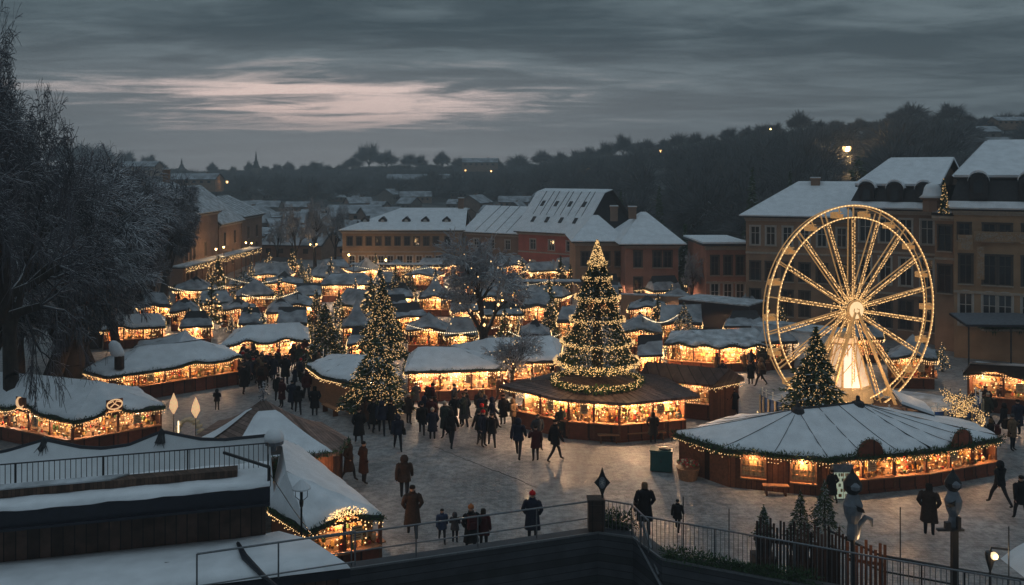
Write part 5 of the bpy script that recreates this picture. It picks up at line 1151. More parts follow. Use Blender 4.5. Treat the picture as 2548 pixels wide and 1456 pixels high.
# large white tent with two peaks behind the railing
T = thing('white_tent', 'long white snowy tent roof with two dark-tipped peaks behind the roof railing', 'tent', pd(300, HY, 33)); T.location.z = 0; o2 = T.location.copy()
xs = np.linspace(-60, 672, 60); pk = [(110,1100),(402,1080)]
def ridge_y(x): 
    y = np.interp(x, [-60,110,255,402,560,672],[1150,1104,1136,1082,1104,1088]); return y
def ridge_pt(x, D=33.0):
    base = np.interp(x, [-60,20,110,200,255,320,402,500,560,672],[1140,1124,1097,1116,1119,1110,1077,1096,1097,1086]); return pd(x, base, D)
b = MB(); rows = []
for t in np.linspace(0, 1, 9):
    r = []
    for x in xs:
        q = ridge_pt(x); e = pz(x+(x-300)*.03, 1300 - x*.08, 2.0); p = lerp(q, e, t); z = lerp(q.z, e.z, t**.75) ; r.append(Vector((p.x, p.y, z))-o2)
    rows.append(r)
rows2 = [[lerp(p, Vector((p.x, p.y+3.0*t_, p.z-1.6*t_)), 1) for p in rows[0]] for t_ in (0, .5, 1)]
b.grid(rows); b.grid(rows2[::-1]); sn = b.build('canopy', M['canvas_white'], T, smooth=True)
b = MB(); b.tube([p+Vector((0,.06,.02)) for p in rows[0]], .085, 5); b.build('ridge_rope', M['navy'], T)
for x in (110, 402):
    q = ridge_pt(x)-o2; b = MB(); rg = random.Random(x); b.lathe([(.26,-.34),(.14,-.08),(.08,.10),(.02,.16)], q, 8)
    for k in range(10): b.tube([q, q+Vector((rg.uniform(-.35,.35), rg.uniform(-.5,0), rg.uniform(-.55,-.25)))], [.03,.008], 4)
    b.build('peak_cap', M['metal_dark'], T)
for x in (-40, 250, 640): p = pz(x, 1300-x*.08, 2.0)-o2; b = MB(); b.tube([(p.x,p.y,0),(p.x,p.y,2.0)], .05, 6); b.build('pole', M['metal_dark'], T)
b = MB(); q = pd(682, 1088, 32.5); T = thing('roof_fan', 'grey rounded vent cowl with snow at the tent corner', 'vent', q); b.lathe([(.10,-.5),(.12,-.3),(.34,-.25),(.36,-.12)], n=10); b.build('cowl', M['grey_paint'], T); b = MB(); b.lathe([(.37,-.12),(.36,.05),(.24,.24),(.03,.32)], n=10); b.build('snow', M['snow'], T, smooth=True)
# long snowy hut running back, its lit gable towards us
S['h8'] = hut('market_stall', 'long snowy hut with lit arched gable facing the terrace rail', [(668,1262),(764,1322),(956,1284),(752,1118),(700,1118)], 1.80, [(712,1180,3.1),(700,1098,3.1)], 'cooc', [(1,.5,.24,.42)], seed=31, energy=9, over=.22, pw_=1.0, base=.42, depth=.6)
T8, inf = S['h8']; b = MB(); rg = random.Random(6); p = inf['roofpt'](1, .5, 0, -.05); nn = inf['nrm'](1); d = Vector((-nn.y, nn.x, 0))
for k in range(240):
    a = PI*rg.random(); r = rg.uniform(.2, 1)*.62; q = p+d*(r*1.2*math.cos(a))+Vector((0,0,-.12+r*.55*math.sin(a)))+nn*.05; b.octa(q, .018)
b.build('gable_lights', M['bulb'], T8)['kind'] = 'stuff'
# dark clad terrace along the bottom with rails
zt_ = 1.9; tp = [pz(x, y, zt_) for x, y in ((330,1496),(1488,1326),(1575,1338),(1648,1392),(2210,1496),(2560,1560))]
T = thing('terrace', 'dark plank-clad terrace parapet along the bottom edge', 'terrace', tp[1]*1.0); T.location.z = 0; o3 = T.location.copy(); tp_ = [Vector((p.x-o3.x, p.y-o3.y, 0)) for p in tp]
for a, c_ in zip(tp_[:-1], tp_[1:]):
    b = MB(); n_ = Vector((-(c_-a).y, (c_-a).x, 0)).normalized()*.5; b.slab([a, c_, c_+n_, a+n_], (0,0,zt_)); b.build('parapet', M['clad_dark'], T)
    b = MB(); b.beam(a+Vector((0,0,zt_+.02))-n_*.06, c_+Vector((0,0,zt_+.02))-n_*.06, .06, .06); b.build('coping', M['rail_metal'], T)
dz = Vector((0,0,zt_)); off = Vector((0,.25,0))
rail_line('terrace_railing', 'two-bar grey metal railing along the left run of the terrace', [tp[0]+off, tp[1]+off+Vector((-.15,0,0))], .98, rails=(1.0,.42), posts=1.9, rt=.032)
rail_line('terrace_balustrade', 'short barred railing curving round the terrace corner', [tp[1]+off+Vector((.25,0,0)), tp[2]+off, tp[3]+Vector((-.35,.5,0))], 1.0, bars=.13, posts=1.6, rt=.03)
rail_line('terrace_balustrade', 'long barred railing on the right run of the terrace', [tp[3]+off+Vector((-.55,.7,-.05)), tp[4]+off*1.6, tp[5]+off*1.6], 1.04, bars=.135, posts=2.6, rt=.03)
p = tp[1]+Vector((-.05,.3,0)); T = thing('corner_post', 'square dark wooden pillar where the terrace rails meet', 'pillar', p); b = MB(); b.box((0,0,.5), (.52,.45,1.0)); b.box((0,0,1.03), (.58,.5,.08)); 
for z in (.2,.5,.78): b.box((0,-.23,z), (.44,.02,.22))
b.build('body', M['plank_brown'], T)
T = thing('diamond_sign', 'black diamond-shaped sign with a pale oval emblem on a thin pole above the pillar', 'sign', p+Vector((.22,-.02,1.0))); zc = pd(0,1200,p.y).z-p.z-1.0
b = MB(); b.tube([(0,0,0),(0,0,zc-.4)], .022, 6); b.build('pole', M['metal_dark'], T)
hw, hh = .27, .53; b = MB(); pr = []
for k in range(4):
    a, c_ = [(0,hh),(hw,0),(0,-hh),(-hw,0)][k], [(hw,0),(0,-hh),(-hw,0),(0,hh)][k]
    for j in range(5): t = j/5; f = 1-.22*math.sin(PI*t); pr.append((lerp(a[0],c_[0],t)*f, -.02, zc+lerp(a[1],c_[1],t)*f))
b.slab(pr, (0,.04,0)); bd_ = b.build('board', M['black_paint'], T)
b = MB(); b.slab([(.115*math.cos(2*PI*k/16), -.024, zc+.2*math.sin(2*PI*k/16)) for k in range(16)], (0,-.006,0)); em = b.build('emblem', M['grey_paint'], bd_)
b = MB()
for k in range(7): a = 2*PI*k/7; b.tube([(0,-.034,zc),(.07*math.cos(a),-.034,zc+.13*math.sin(a))], .010, 4)
b.build('leaf_mark', M['frame_pale'], em)
def strut(label, a, c_, w=.05): T = thing('steel_strut', label, 'strut', a); b = MB(); b.tube([(0,0,0), c_-a], w, 6); b.build('bar', M['rail_metal'], T)
strut('sloping steel strut from the terrace corner to the lower right', pz(1580,1336,zt_+.03), pz(1642,1446,1.1)+Vector((0,-.4,0)))
strut('second sloping steel strut inside the terrace corner', pz(1598,1300,2.4), pz(1640,1430,1.35), .06)
strut('short steel bar crossing the bottom below the terrace corner', pz(1640,1448,1.15)+Vector((0,-.4,0)), pz(1500,1475,1.15)+Vector((0,-.4,0)), .03)
for lb, P, r, st, sd in (('clipped hedge in the terrace corner by the pillar', [tp[1]+Vector((.3,.75,.22)), tp[2]+Vector((.0,.75,.22))], .30, .02, 1), ('low ragged hedge along the right terrace rail', [tp[3]+Vector((.1,.15,.12)), lerp(tp[3],tp[4],.7)+Vector((0,.2,.12))], .26, .022, 2)):
    T = thing('hedge', lb, 'hedge', P[0]); v, t = rough_garland([p-P[0] for p in P], r, st, 26, sd, .32); np_mesh('foliage', v, t, M['garland'], T)
    b = MB(); b.beam((0,0,-.2), P[1]-P[0]+Vector((0,0,-.2)), .35, .12); b.build('planter', M['black_paint'], T)
# picket box with potted firs
F0, F1 = pz(1884,1392,1.2), pz(2090,1432,1.2)
def fence(label, A, B_, h, mt, gap=.16, w=.11, z0=0.0):
    T = thing('picket_fence', label, 'fence', Vector((A.x,A.y,z0))); d = Vector((B_.x-A.x, B_.y-A.y, 0)); n = int(d.length/gap); b = MB(); rz = math.atan2(d.y,d.x)
    for k in range(n+1): q = d*(k/n); hh = h*(1+.05*math.sin(k*1.9)); b.box((q.x,q.y,hh/2), (w,.03,hh), rz)
    b.build('pickets', M[mt], T)
    for f in (.2,.8): b = MB(); b.beam(Vector((0,.03,h*f)), d+Vector((0,.03,h*f)), .04, .09); b.build('rail', M[mt], T)
    return T
def gx(x, D): p = pd(x, HY, D); return Vector((p.x, p.y, 0))
fence('tall dark picket fence round the potted firs', gx(1884,27.8), gx(2106,26.9), 2.98, 'plank_brown', .10, .066)
fence('pale lit picket fence by the carved figure', gx(2109,26.8), gx(2202,26.4), 2.75, 'post_wood', .13, .085)
lamp('fence_lamp', pd(2150,1345,25.9), 9, (1,.6,.28), None, .1)
for x, yt, D, h, r, lb, s in ((1900,1254,28.7,1.15,.38,'smallest potted fir at the left end of the picket fence',1),(1992,1216,28.5,1.8,.52,'middle potted fir inside the picket fence',2),(2052,1190,28.3,1.7,.50,'potted fir in a pale tub at the right of the picket fence',3)):
    q = pd(x, yt, D); T = conifer('potted_fir', lb, (q.x, D, q.z-h), h, r, 2600, 90+s, mt='fir', z0=.08, group='potted firs at the terrace', tiers=7, lscale=.8)
    b = MB(); b.lathe([(.22,-.5),(.3,-.02),(.33,-.02),(.33,.05)], n=10); b.build('pot', M['white_paint' if s == 3 else 'black_paint'], T); b = MB(); b.box((0,0,-.5-(q.z-h-.5)/2), (.7,.7,q.z-h-.5)); b.build('stand', M['plank_brown'], T)
# painted wooden figures on posts
def figure(label, x, yt, yb, D, beak=1):
    top, bot = pd(x, yt, D), pd(x, yb, D); h = top.z-bot.z; T = thing('carved_figure', label, 'carved figure', (top.x, D, bot.z)); k = h/1.55
    b = MB(); b.lathe([(.12*k,0),(.14*k,.1*k),(.11*k,.35*k),(.19*k,.55*k),(.22*k,.75*k),(.14*k,.95*k),(.08*k,1.02*k)], n=12, sy=.8); b.build('body', M['grey_paint'], T)
    b = MB(); b.lathe([(.10*k,.98*k),(.19*k,1.08*k),(.20*k,1.2*k),(.13*k,1.34*k),(.05*k,1.44*k),(.012,1.55*k)], (0,.02,0), 12); hd = b.build('hood', M['black_paint'], T)
    b = MB(); b.lathe([(.01,1.06*k),(.11*k,1.13*k),(.12*k,1.2*k),(.01,1.30*k)], (0,-.11*k,0), 10); b.build('face', M['grey_paint'], hd)
    b = MB(); b.slab([(-.02,-.16*k,.80*k),(.16*k*beak,-.2*k,.72*k),(.20*k*beak,-.18*k,.62*k),(.04*k*beak,-.18*k,.66*k)], (0,.14*k,0)); b.build('wing', M['black_paint'], T)
    b = MB(); b.tube([(.1*k,.05,.0),(.16*k,.05,.28*k),(.30*k,.05,.46*k),(.42*k,.05,.40*k),(.44*k,.05,.25*k)], [.05*k,.06*k,.06*k,.05*k,.02*k], 8); 
    if beak > 0: b.build('tail', M['grey_paint'], T)
    b = MB(); b.tube([(0,0,-bot.z),(0,0,.02)], .07, 8); b.build('post', M['metal_dark'], T)
figure('grey hooded carved figure with a curled tail by the pale picket fence', 2122, 1165, 1340, 26.0)
figure('grey hooded carved figure with dark collar on the black post', 2372, 1166, 1318, 25.2, -1)
T = thing('bracket_post', 'thick black post with crossbar and wire under the carved figure', 'post', pd(2375, HY, 25.0)); T.location.z = 0; zz_ = pd(0,1318,25).z
b = MB(); b.box((0,0,zz_/2), (.16,.16,zz_)); b.build('post', M['black_paint'], T); b = MB(); b.box((-.12,0,zz_), (.75,.12,.06)); b.box((.12,0,zz_+.16), (.10,.10,.4)); b.box((-.2,.0,zz_+.1), (.14,.14,.24)); b.build('crossbar', M['metal_dark'], T)
rail_line('pipe_railing', 'bent grey pipe railing sloping down to the lower right corner', [pz(2070,1395,1.9)+Vector((0,.2,0)), pz(2190,1452,1.6), pz(2400,1492,1.6), pz(2620,1530,1.6)], .85, rails=(1.0,.45), posts=1.0, mt='metal_dark', rt=.04)
for x, y0, y1, D, lb in ((1700,1236,1330,29.5,'thin dark pole left of the small child'),(1814,1266,1340,28.8,'short thin pole before the pavilion'),(2240,1262,1340,26.5,'thin pole right of the carved figure'),(2510,1310,1400,24.5,'thin pole by the corner awning')):
    a, c_ = pd(x, y0, D), pd(x, y1, D); T = thing('thin_pole', lb, 'pole', (a.x, D, 0)); b = MB(); b.tube([(0,0,0),(0,0,a.z)], .018, 5); b.build('rod', M['metal_dark'], T)
# snowy awning and lit lantern in the bottom right corner
q = pd(2600, 1440, 25.5); T = thing('corner_awning', 'white snowy domed awning at the bottom right corner', 'awning', (q.x, q.y, 0)); b = MB(); zq = q.z
b.grid([[(-.62+2.0*math.sin(t)*0+x, -1.2+2.4*(k/8), zq-.3+(.95*math.sin(PI*min(1,(x+.0)/3.2+.12)) if True else 0)) for x in np.linspace(0, 2.6, 12)] for k, t in enumerate(np.linspace(0, PI, 9))]); b.build('canopy', M['canvas_white'], T, smooth=True)
b = MB(); b.box((1.0,-1.15,zq-.6), (2.6,.06,.7)); b.build('valance', M['grey_paint'], T); b = MB(); b.box((1.0,.2,(zq-.9)/2), (2.2,2.0,zq-.9)); b.build('body', M['plank_brown'], T)
q = pd(2472, 1382, 24.6); T = thing('wall_lantern', 'small lit round lantern on a dark cone bracket by the corner awning', 'lantern', q); b = MB(); b.ball((0,-.04,0), .105, n=14); b.build('globe', M['lantern_warm'], T, smooth=True); b = MB(); b.lathe([(.02,-.5),(.12,-.15),(.14,.0),(.12,.06)], (-.05,.08,0), 10); b.tube([(-.05,.08,.05),(.0,.1,.17),(.5,.1,.12)], .03, 5); b.tube([(-.05,.08,-.5),(-.05,.08,-q.z)], .035, 6); b.build('bracket', M['metal_dark'], T); lamp('lantern_light', (0,-.22,0), 10, (1,.66,.34), T, .06)
# unlit lantern post by the long hut
q = pd(750, 1200, 27.0); T = thing('lantern_post', 'unlit glass lantern on a thin post with a snowy conical cap', 'street lamp', (q.x, q.y, 0)); zq = q.z
b = MB(); b.tube([(0,0,0),(0,0,zq-.75)], .035, 6); b.lathe([(.05,-.75),(.07,-.6),(.04,-.5)], (0,0,zq), 8); b.tube([(-.0,0,zq-.6),(-.18,0,zq-.45),(-.19,0,zq-.2)], .012, 4); b.tube([(0,0,zq-.6),(.18,0,zq-.45),(.19,0,zq-.2)], .012, 4); b.tube([(0,0,zq-.5),(0,0,zq-.1)], .05, 6); b.build('post', M['metal_dark'], T)
b = MB(); b.lathe([(.29,-.2),(.29,-.16),(.05,.08),(.01,.10)], (0,0,zq), 14); b.build('snow_cap', M['snow'], T)
w0, w1 = o0+loc(L1,.2,zr+.3), pz(775,1330,2.0)
T = thing('guy_wire', 'thin dark wire from the roof railing past the lantern post to the hut eave', 'wire', w0); b = MB(); b.tube([(0,0,0), (w1-w0)*.5+Vector((0,0,-.05)), w1-w0], .012, 4); b.build('strand', M['metal_dark'], T)
# ------------------------------------------------------------------ things on the square
g = pz(1645, 1175); T = thing('green_cabinet', 'dark green two-door metal cabinet standing on the snow', 'cabinet', g, math.radians(-14)); b = MB(); b.box((0,.25,.5), (1.0,.62,.92)); b.box((0,.25,.98), (1.06,.68,.05)); b.build('body', M['teal_paint'], T)
for s in (-1,1): b = MB(); b.box((s*.247,-.07,.5), (.475,.03,.86)); d_ = b.build('door', M['teal_paint'], T); b = MB(); b.box((-s*.03+s*.05,-.095,.55), (.02,.03,.14)); b.build('handle', M['metal_dark'], d_)
b = MB(); b.box((0,.25,.03), (.9,.5,.06)); b.build('plinth', M['metal_dark'], T)
b = MB(); b.lathe([(.26,0),(.27,.05),(.05,.08)], (.22,.25,1.005), 14); tag(b.build('round_lid', M['metal_dark']), 'round dark lid lying on the green cabinet', 'lid').location = g
g = pz(1712, 1192); T = thing('flower_basket', 'large wicker basket heaped with red and white blooms by the pavilion corner', 'basket', g); b = MB(); b.lathe([(.40,0),(.52,.5),(.55,.55),(.5,.55)], n=14); b.build('basket', M['counter_wood'], T)
b = MB(); rg = random.Random(7)
for k in range(170): a, r = rg.uniform(0,6.28), .5*rg.random()**.5; b.ball((r*math.cos(a), r*math.sin(a), .55+.25*(1-r)+rg.uniform(0,.1)), rg.uniform(.03,.06), rg.choice([0,0,1,2]), 6)
b.build('blooms', [M['red_ware'], M['cream'], M['green_ware']], T)['kind'] = 'stuff'
g = pz(1735, 1160); T = thing('glazed_screen', 'pale glazed side screen between cabinet and pavilion', 'screen', g, math.radians(-20)); b = MB(); b.box((0,0,.85), (.7,.03,1.0)); b.build('pane', M['grey_paint'], T); b = MB(); [b.box((s*.36,0,.7), (.05,.06,1.4)) for s in (-1,1)]; b.box((0,0,1.38), (.77,.07,.05)); b.build('frame', M['post_wood'], T)
def bench(label, x, y, w, rz, back=False, group='wooden benches by the stalls'):
    g = pz(x, y); T = thing('wooden_bench', label, 'bench', g, rz, group); b = MB(); b.box((0,0,.42), (w,.34,.05)); b.build('seat', M['counter_wood'], T)
    for s in (-1,1): b = MB(); b.box((s*(w/2-.15),0,.2), (.07,.3,.4)); b.build('leg', M['post_wood'], T)
    if back: b = MB(); b.box((0,.18,.7), (w,.05,.25)); b.build('backrest', M['counter_wood'], T)
bench('short low bench at the front corner of the tree pavilion', 1514, 1102, 1.1, .02); bench('long bench with back along the right front of the tree pavilion', 1605, 1096, 2.2, .12, True); bench('second bench with back, behind the long one at the tree pavilion', 1640, 1080, 1.6, .14, True); bench('bench beside the curved orange stall', 822, 1030, 1.6, -.9); bench('slim bench under the first lit window of the pavilion', 1930, 1232, 1.1, -.08)
# lit emblems on the long stall
T1, inf = S['h1']
for side, s, kind in ((0, .57, 'crescent'), (1, .42, 'oval')):
    p = inf['c']+inf['roofpt'](side, s, 0, -.02); nn = inf['nrm'](side); T = thing('lit_emblem', 'glowing %s emblem over the eave of the long stall' % ('crescent-shaped' if kind == 'crescent' else 'oval pretzel-like'), 'lit sign', p+nn*.2, math.atan2(nn.y, nn.x)+PI/2)
    b = MB()
    if kind == 'oval':
        b.tube([(.36*math.cos(a), 0, .12+.24*math.sin(a)) for a in np.linspace(0, 2*PI, 25)], .035, 6, cap=False); b.tube([(-.2,0,.0),(0,0,.16),(.2,0,.0)], .03, 5); b.tube([(-.3,0,.2),(-.08,0,.28),(0,0,.12),(.08,0,.28),(.3,0,.2)], .025, 5)
    else: b.tube([(.26*math.cos(a), 0, .12+.26*math.sin(a)) for a in np.linspace(.45*PI, 1.85*PI, 18)], [.02+.05*math.sin(PI*k/17) for k in range(18)], 6)
    b.build('glow_tube', M['star_paper'], T)
    b = MB(); b.box((0,.05,.1), (.8,.03,.55)); b.build('board', M['hut_wood'], T)
for x, yt, yb, lb in ((432,978,1032,'tall lit paper star with pointed top beside the long stall'),(487,988,1042,'second lit paper star right of the tall one')):
    a, c_ = pd(x, yt, 42.0), pd(x, yb, 42.0); h = a.z-c_.z; T = thing('paper_star', lb, 'lit star', c_, .5, 'lit paper stars'); b = MB(); b.lathe([(.01,0),(.2,h*.35),(.17,h*.6),(.01,h)], n=4, sy=.5); b.build('lantern', M['star_paper'], T); b = MB(); b.tube([(0,0,.05),(0,0,-c_.z)], .02, 5); b.build('pole', M['metal_dark'], T)
g = pz(470, 1112); T = thing('striped_arch', 'pale ribbed archway with a bright light strip below the paper stars', 'archway', g); b = MB()
for k in range(11): a = PI*k/10; b.box((.62*math.cos(a), 0, .55+.85*math.sin(a)), (.2,.5,.12), 0)
b.build('ribs', M['cream'], T); b = MB(); b.box((-.42,-.3,.75), (.06,.04,1.3)); b.build('light_strip', M['bulb_white'], T)
g = pz(297, 905, 1.9); T = thing('wood_chimney', 'round wooden chimney drum with thick snow cap on the stall roof', 'chimney', pd(297, 893, 53.4)); b = MB(); b.lathe([(.28,-.6),(.28,.2)], n=12); b.build('drum', M['plank_brown'], T); b = MB(); b.lathe([(.36,.2),(.44,.35),(.42,.6),(.34,1.0),(.16,1.2),(.02,1.24)], n=9, sy=.8); b.v = [(x-.30*z, y, z*.9) for x, y, z in b.v]; b.build('snow_cap', M['snow'], T, smooth=True)

a, c_ = pz(1080, 1112, .02), pz(1335, 1212, .02); T = thing('ground_cable', 'thin dark cable lying across the trodden snow of the plaza', 'cable', a); b = MB(); rg = random.Random(5); d = c_-a
b.tube([d*t+Vector((rg.uniform(-.06,.06), rg.uniform(-.06,.06), 0)) for t in np.linspace(0,1,24)], .008, 4); b.build('cable', M['black_paint'], T)
rail_line('annex_railing', 'thin two-bar metal railing crossing the front edge of the low snowy annex', [pz(490,1470,3.72), pz(884,1408,3.72)], .90, rails=(1.0,.12), posts=2.4, rt=.028)
# ------------------------------------------------------------------ people
def body_mesh(seed, stride=.0, arm='down', h=1.75):
    """one continuous figure grown over a joint skeleton; faces take skin, sleeve, trouser or shoe colour by height"""
    J, E, R = [], [], []
    def j(p, r, par=None):
        J.append(p); R.append(r)
        if par is not None: E.append((par, len(J)-1))
        return len(J)-1
    a = stride
    pel = j((0,0,.96), (.15,.11)); wst = j((0,.01,1.12), (.14,.10), pel); chs = j((0,.015,1.32), (.165,.11), wst); nkb = j((0,.01,1.46), (.09,.08), chs); nck = j((0,0,1.53), (.05,.05), nkb)
    hd = j((0,-.012,1.63), (.076,.092), nck); top = j((0,-.005,1.715), (.062,.075), hd)
    for s in (-1, 1):
        f = a*s
        sh = j((s*.175,.015,1.42), (.062,.062), chs)
        if arm == 'down': el, wr, hn = (s*.235,.03+f*.10,1.16), (s*.245,-.03+f*.22,.93), (s*.24,-.05+f*.24,.86)
        elif arm == 'front': el, wr, hn = (s*.235,-.02,1.17), (s*.13,-.22,1.10), (s*.07,-.27,1.12)
        elif arm == 'pocket': el, wr, hn = (s*.27,.07,1.17), (s*.20,-.06,.99), (s*.17,-.09,.94)
        else: el, wr, hn = ((s*.24,.03,1.16), (s*.245,-.03,.93), (s*.24,-.05,.86)) if s < 0 else ((s*.27,-.06,1.22), (s*.20,-.20,1.38), (s*.15,-.22,1.46))
        e = j(el, (.048,.048), sh); w = j(wr, (.034,.034), e); hnd = j(hn, (.034,.022), w)
        hp_ = j((s*.09,0,.90), (.095,.10), pel); kn = j((s*.095,-f*.20-.03,.50), (.062,.065), hp_); an = j((s*.10,-f*.34+(.10 if f < 0 else 0),.10), (.042,.045), kn); j((s*.11,-f*.34-.13+(.10 if f < 0 else 0),.045), (.038,.035), an)
    me = bpy.data.meshes.new('body'); me.from_pydata(J, E, []); ob = bpy.data.objects.new('tmp', me); COL.objects.link(ob)
    sk = ob.modifiers.new('s', 'SKIN'); sk.use_smooth_shade = True
    for i, r in enumerate(R): me.skin_vertices[0].data[i].radius = r
    me.skin_vertices[0].data[0].use_root = True
    sb = ob.modifiers.new('d', 'SUBSURF'); sb.levels = 1; sb.render_levels = 1
    dg = bpy.context.evaluated_depsgraph_get(); dg.update(); ev = ob.evaluated_get(dg); m2 = bpy.data.meshes.new_from_object(ev); bpy.data.objects.remove(ob)
    V = [tuple(v.co) for v in m2.vertices]; F_ = [list(p.vertices) for p in m2.polygons]; b = MB(); b.v = V
    for f in F_:
        c = sum((Vector(V[i]) for i in f), Vector())/len(f)
        mi = 0 if c.z > 1.50 else 3 if c.z < .10 else 2 if (c.z < .93 and abs(c.x) < .19) else 1
        b.f.append(f); b.m.append(mi)
    bpy.data.meshes.remove(m2)
    # hands: four unequal fingers and a thumb, slightly curled
    for s in (-1, 1):
        idx = [i for i, p in enumerate(J) if p[0]*s > .05 and abs(R[i][1]-.022) < 1e-4]
        if not idx: continue
        hn = Vector(J[idx[0]]); wr = Vector(J[idx[0]-1]); d = (hn-wr).normalized(); sd = d.cross(Vector((s,0,0))).normalized()
        for k, L_ in enumerate((.062,.074,.068,.052)):
            p = hn+d*.018+sd*((k-1.5)*.018); q = p+d*L_*.55; r = q+d*L_*.35+Vector((-s*.016,0,0)); b.tube([p,q,r], [.0085,.008,.006], 5, 0)
        p = wr+d*.03+sd*.03; b.tube([p, p+d*.03+sd*.028, p+d*.062+sd*.032], [.010,.009,.007], 5, 0)
    # face: nose, brow, mouth, ears, eyes
    b.add([(-.012,-.098,1.635),(.012,-.098,1.635),(0,-.122,1.612),(0,-.098,1.665)], [[0,2,3],[2,1,3],[0,1,2]], 0)
    for s in (-1,1):
        b.ball((s*.028,-.093,1.648), .009, 3, 6); b.ball((s*.078,.0,1.635), .022, 0, 6, 1.4)
    b.box((0,-.096,1.588), (.04,.008,.008), 0, 3)
    return b
def coat_mesh(stride, arm, hem=.62, flare=.26, hood=False):
    b = MB(); rows = []
    prof = [(hem,flare),(hem+.18,flare*.92),(.98,.205),(1.12,.185),(1.26,.20),(1.36,.215),(1.43,.20),(1.475,.135),(1.51,.085),(1.54,.075)]
    for z, r in prof:
        rows.append([(r*math.cos(t)*(1.0+.0*z)+.0, .01+r*.72*math.sin(t)*(1+.05*math.sin(3*t)), z+(.015*math.sin(4*t) if z < .8 else 0)) for t in np.linspace(0, 2*PI, 17)])
    b.grid(rows)
    a = stride
    for s in (-1,1):
        f = a*s
        if arm == 'down': el, wr = (s*.24,.03+f*.10,1.16), (s*.25,-.03+f*.22,.92)
        elif arm == 'front': el, wr = (s*.24,-.02,1.17), (s*.14,-.21,1.10)
        elif arm == 'pocket': el, wr = (s*.275,.07,1.17), (s*.20,-.06,.98)
        else: el, wr = ((s*.24,.03,1.16), (s*.25,-.03,.92)) if s < 0 else ((s*.27,-.06,1.22), (s*.205,-.19,1.36))
        b.tube([(s*.14,.015,1.44),(s*.19,.02,1.40),lerp(Vector((s*.19,.02,1.40)),Vector(el),.5),el,lerp(Vector(el),Vector(wr),.5),wr], [.075,.085,.075,.066,.058,.052], 8)
    if hood: b.lathe([(.10,1.50),(.135,1.58),(.13,1.68),(.09,1.76),(.02,1.79)], (0,.035,0), 10)
    else:
        b.lathe([(.085,1.49),(.10,1.52),(.092,1.56),(.078,1.56)], (0,.008,0), 10)
    return b
VARS = []
for k, (st, ar, hem, fl, hood) in enumerate([(0,'pocket',.50,.25,False),(.8,'down',.72,.235,False),(0,'front',.78,.235,True),(.6,'pocket',.45,.26,False),(1.0,'down',.80,.225,True),(0,'up',.70,.24,False)]):
    bd = body_mesh(k, st, ar); me_b = bd.build('body', [M['skin'], M['trousers'], M['trousers'], M['shoes']], None, True); ct = coat_mesh(st, ar, hem, fl, hood).build('coat', [M['navy']], None, True)
    VARS.append((me_b.data, ct.data, hood)); bpy.data.objects.remove(me_b); bpy.data.objects.remove(ct)
def hat_mesh(kind):
    b = MB()
    if kind == 'beanie': b.lathe([(.088,1.655),(.098,1.67),(.096,1.72),(.072,1.765),(.02,1.79)], (0,.0,0), 12); b.ball((0,0,1.80), .028, 0, 6)
    elif kind == 'hair': b.lathe([(.07,1.50),(.098,1.58),(.098,1.68),(.08,1.735),(.02,1.757)], (0,.018,0), 12)
    elif kind == 'short': b.lathe([(.083,1.655),(.09,1.69),(.075,1.74),(.02,1.76)], (0,.012,0), 12)
    me = b.build('hair', [M['shoes']], None, True); d = me.data; bpy.data.objects.remove(me); return d
HATS = {k: hat_mesh(k) for k in ('beanie','hair','short')}
bagm = MB(); bagm.box((0,.0,0), (.34,.18,.44), 0, 0, .85); bagm.box((0,.10,-.06), (.26,.08,.22)); 
for s in (-1,1): bagm.tube([(s*.12,-.08,.22),(s*.13,-.22,.2),(s*.14,-.27,-.0),(s*.13,-.12,-.2)], .02, 5)
_o = bagm.build('backpack', [M['shoes']]); BAG = _o.data; bpy.data.objects.remove(_o)
sb_ = MB(); sb_.box((0,0,0), (.12,.34,.26), 0, 0, .9); sb_.tube([(0,-.1,.13),(-.12,-.05,.45),(-.30,.0,.62)], .014, 5); _o = sb_.build('shoulder_bag', [M['shoes']]); SBAG = _o.data; bpy.data.objects.remove(_o)
COATS = dict(black=(.012,.012,.014), navy=(.014,.018,.035), brown=(.045,.028,.021), grey=(.05,.052,.058), green=(.03,.04,.035), wine=(.06,.014,.016), tan=(.16,.10,.06), blue=(.03,.05,.10), rust=(.055,.024,.015), red=(.35,.02,.02), cream=(.45,.38,.3), orange=(.4,.14,.05), blond=(.14,.09,.05), dark=(.02,.014,.011), redhat=(.5,.012,.015))
CM = {k: mat('cloth_'+k, v, .85, .1, var=.25, scale=14) for k, v in COATS.items()}
def person(label, x, yf, hpx, face, var, coat, hat=None, hatc='dark', bag=None, group='people walking in the market', z=0.0):
    p = pz(x, yf, z); h = hpx/F*p.y; s = h/1.77; T = thing('person', label, 'person', p, math.radians(face), group); T.scale = (s*1.13, s*1.1, s)
    mb, mc, hood = VARS[var]
    o = bpy.data.objects.new('body', mb); COL.objects.link(o); o.parent = T
    c = bpy.data.objects.new('coat', mc); COL.objects.link(c); c.parent = T; c.material_slots[0].link = 'OBJECT'; c.material_slots[0].material = CM[coat]
    if not hood or hat:
        hk = hat or 'short'; a = bpy.data.objects.new('hat' if hk == 'beanie' else 'hair', HATS[hk]); COL.objects.link(a); a.parent = T; a.material_slots[0].link = 'OBJECT'; a.material_slots[0].material = CM[hatc]
    if bag == 'back': q = bpy.data.objects.new('backpack', BAG); COL.objects.link(q); q.parent = T; q.location = (0,.27,1.24); q.material_slots[0].link = 'OBJECT'; q.material_slots[0].material = CM['wine' if coat == 'black' else 'dark']
    if bag == 'side': q = bpy.data.objects.new('shoulder_bag', SBAG); COL.objects.link(q); q.parent = T; q.location = (.27,.0,.92); q.material_slots[0].link = 'OBJECT'; q.material_slots[0].material = CM['dark']
    return T
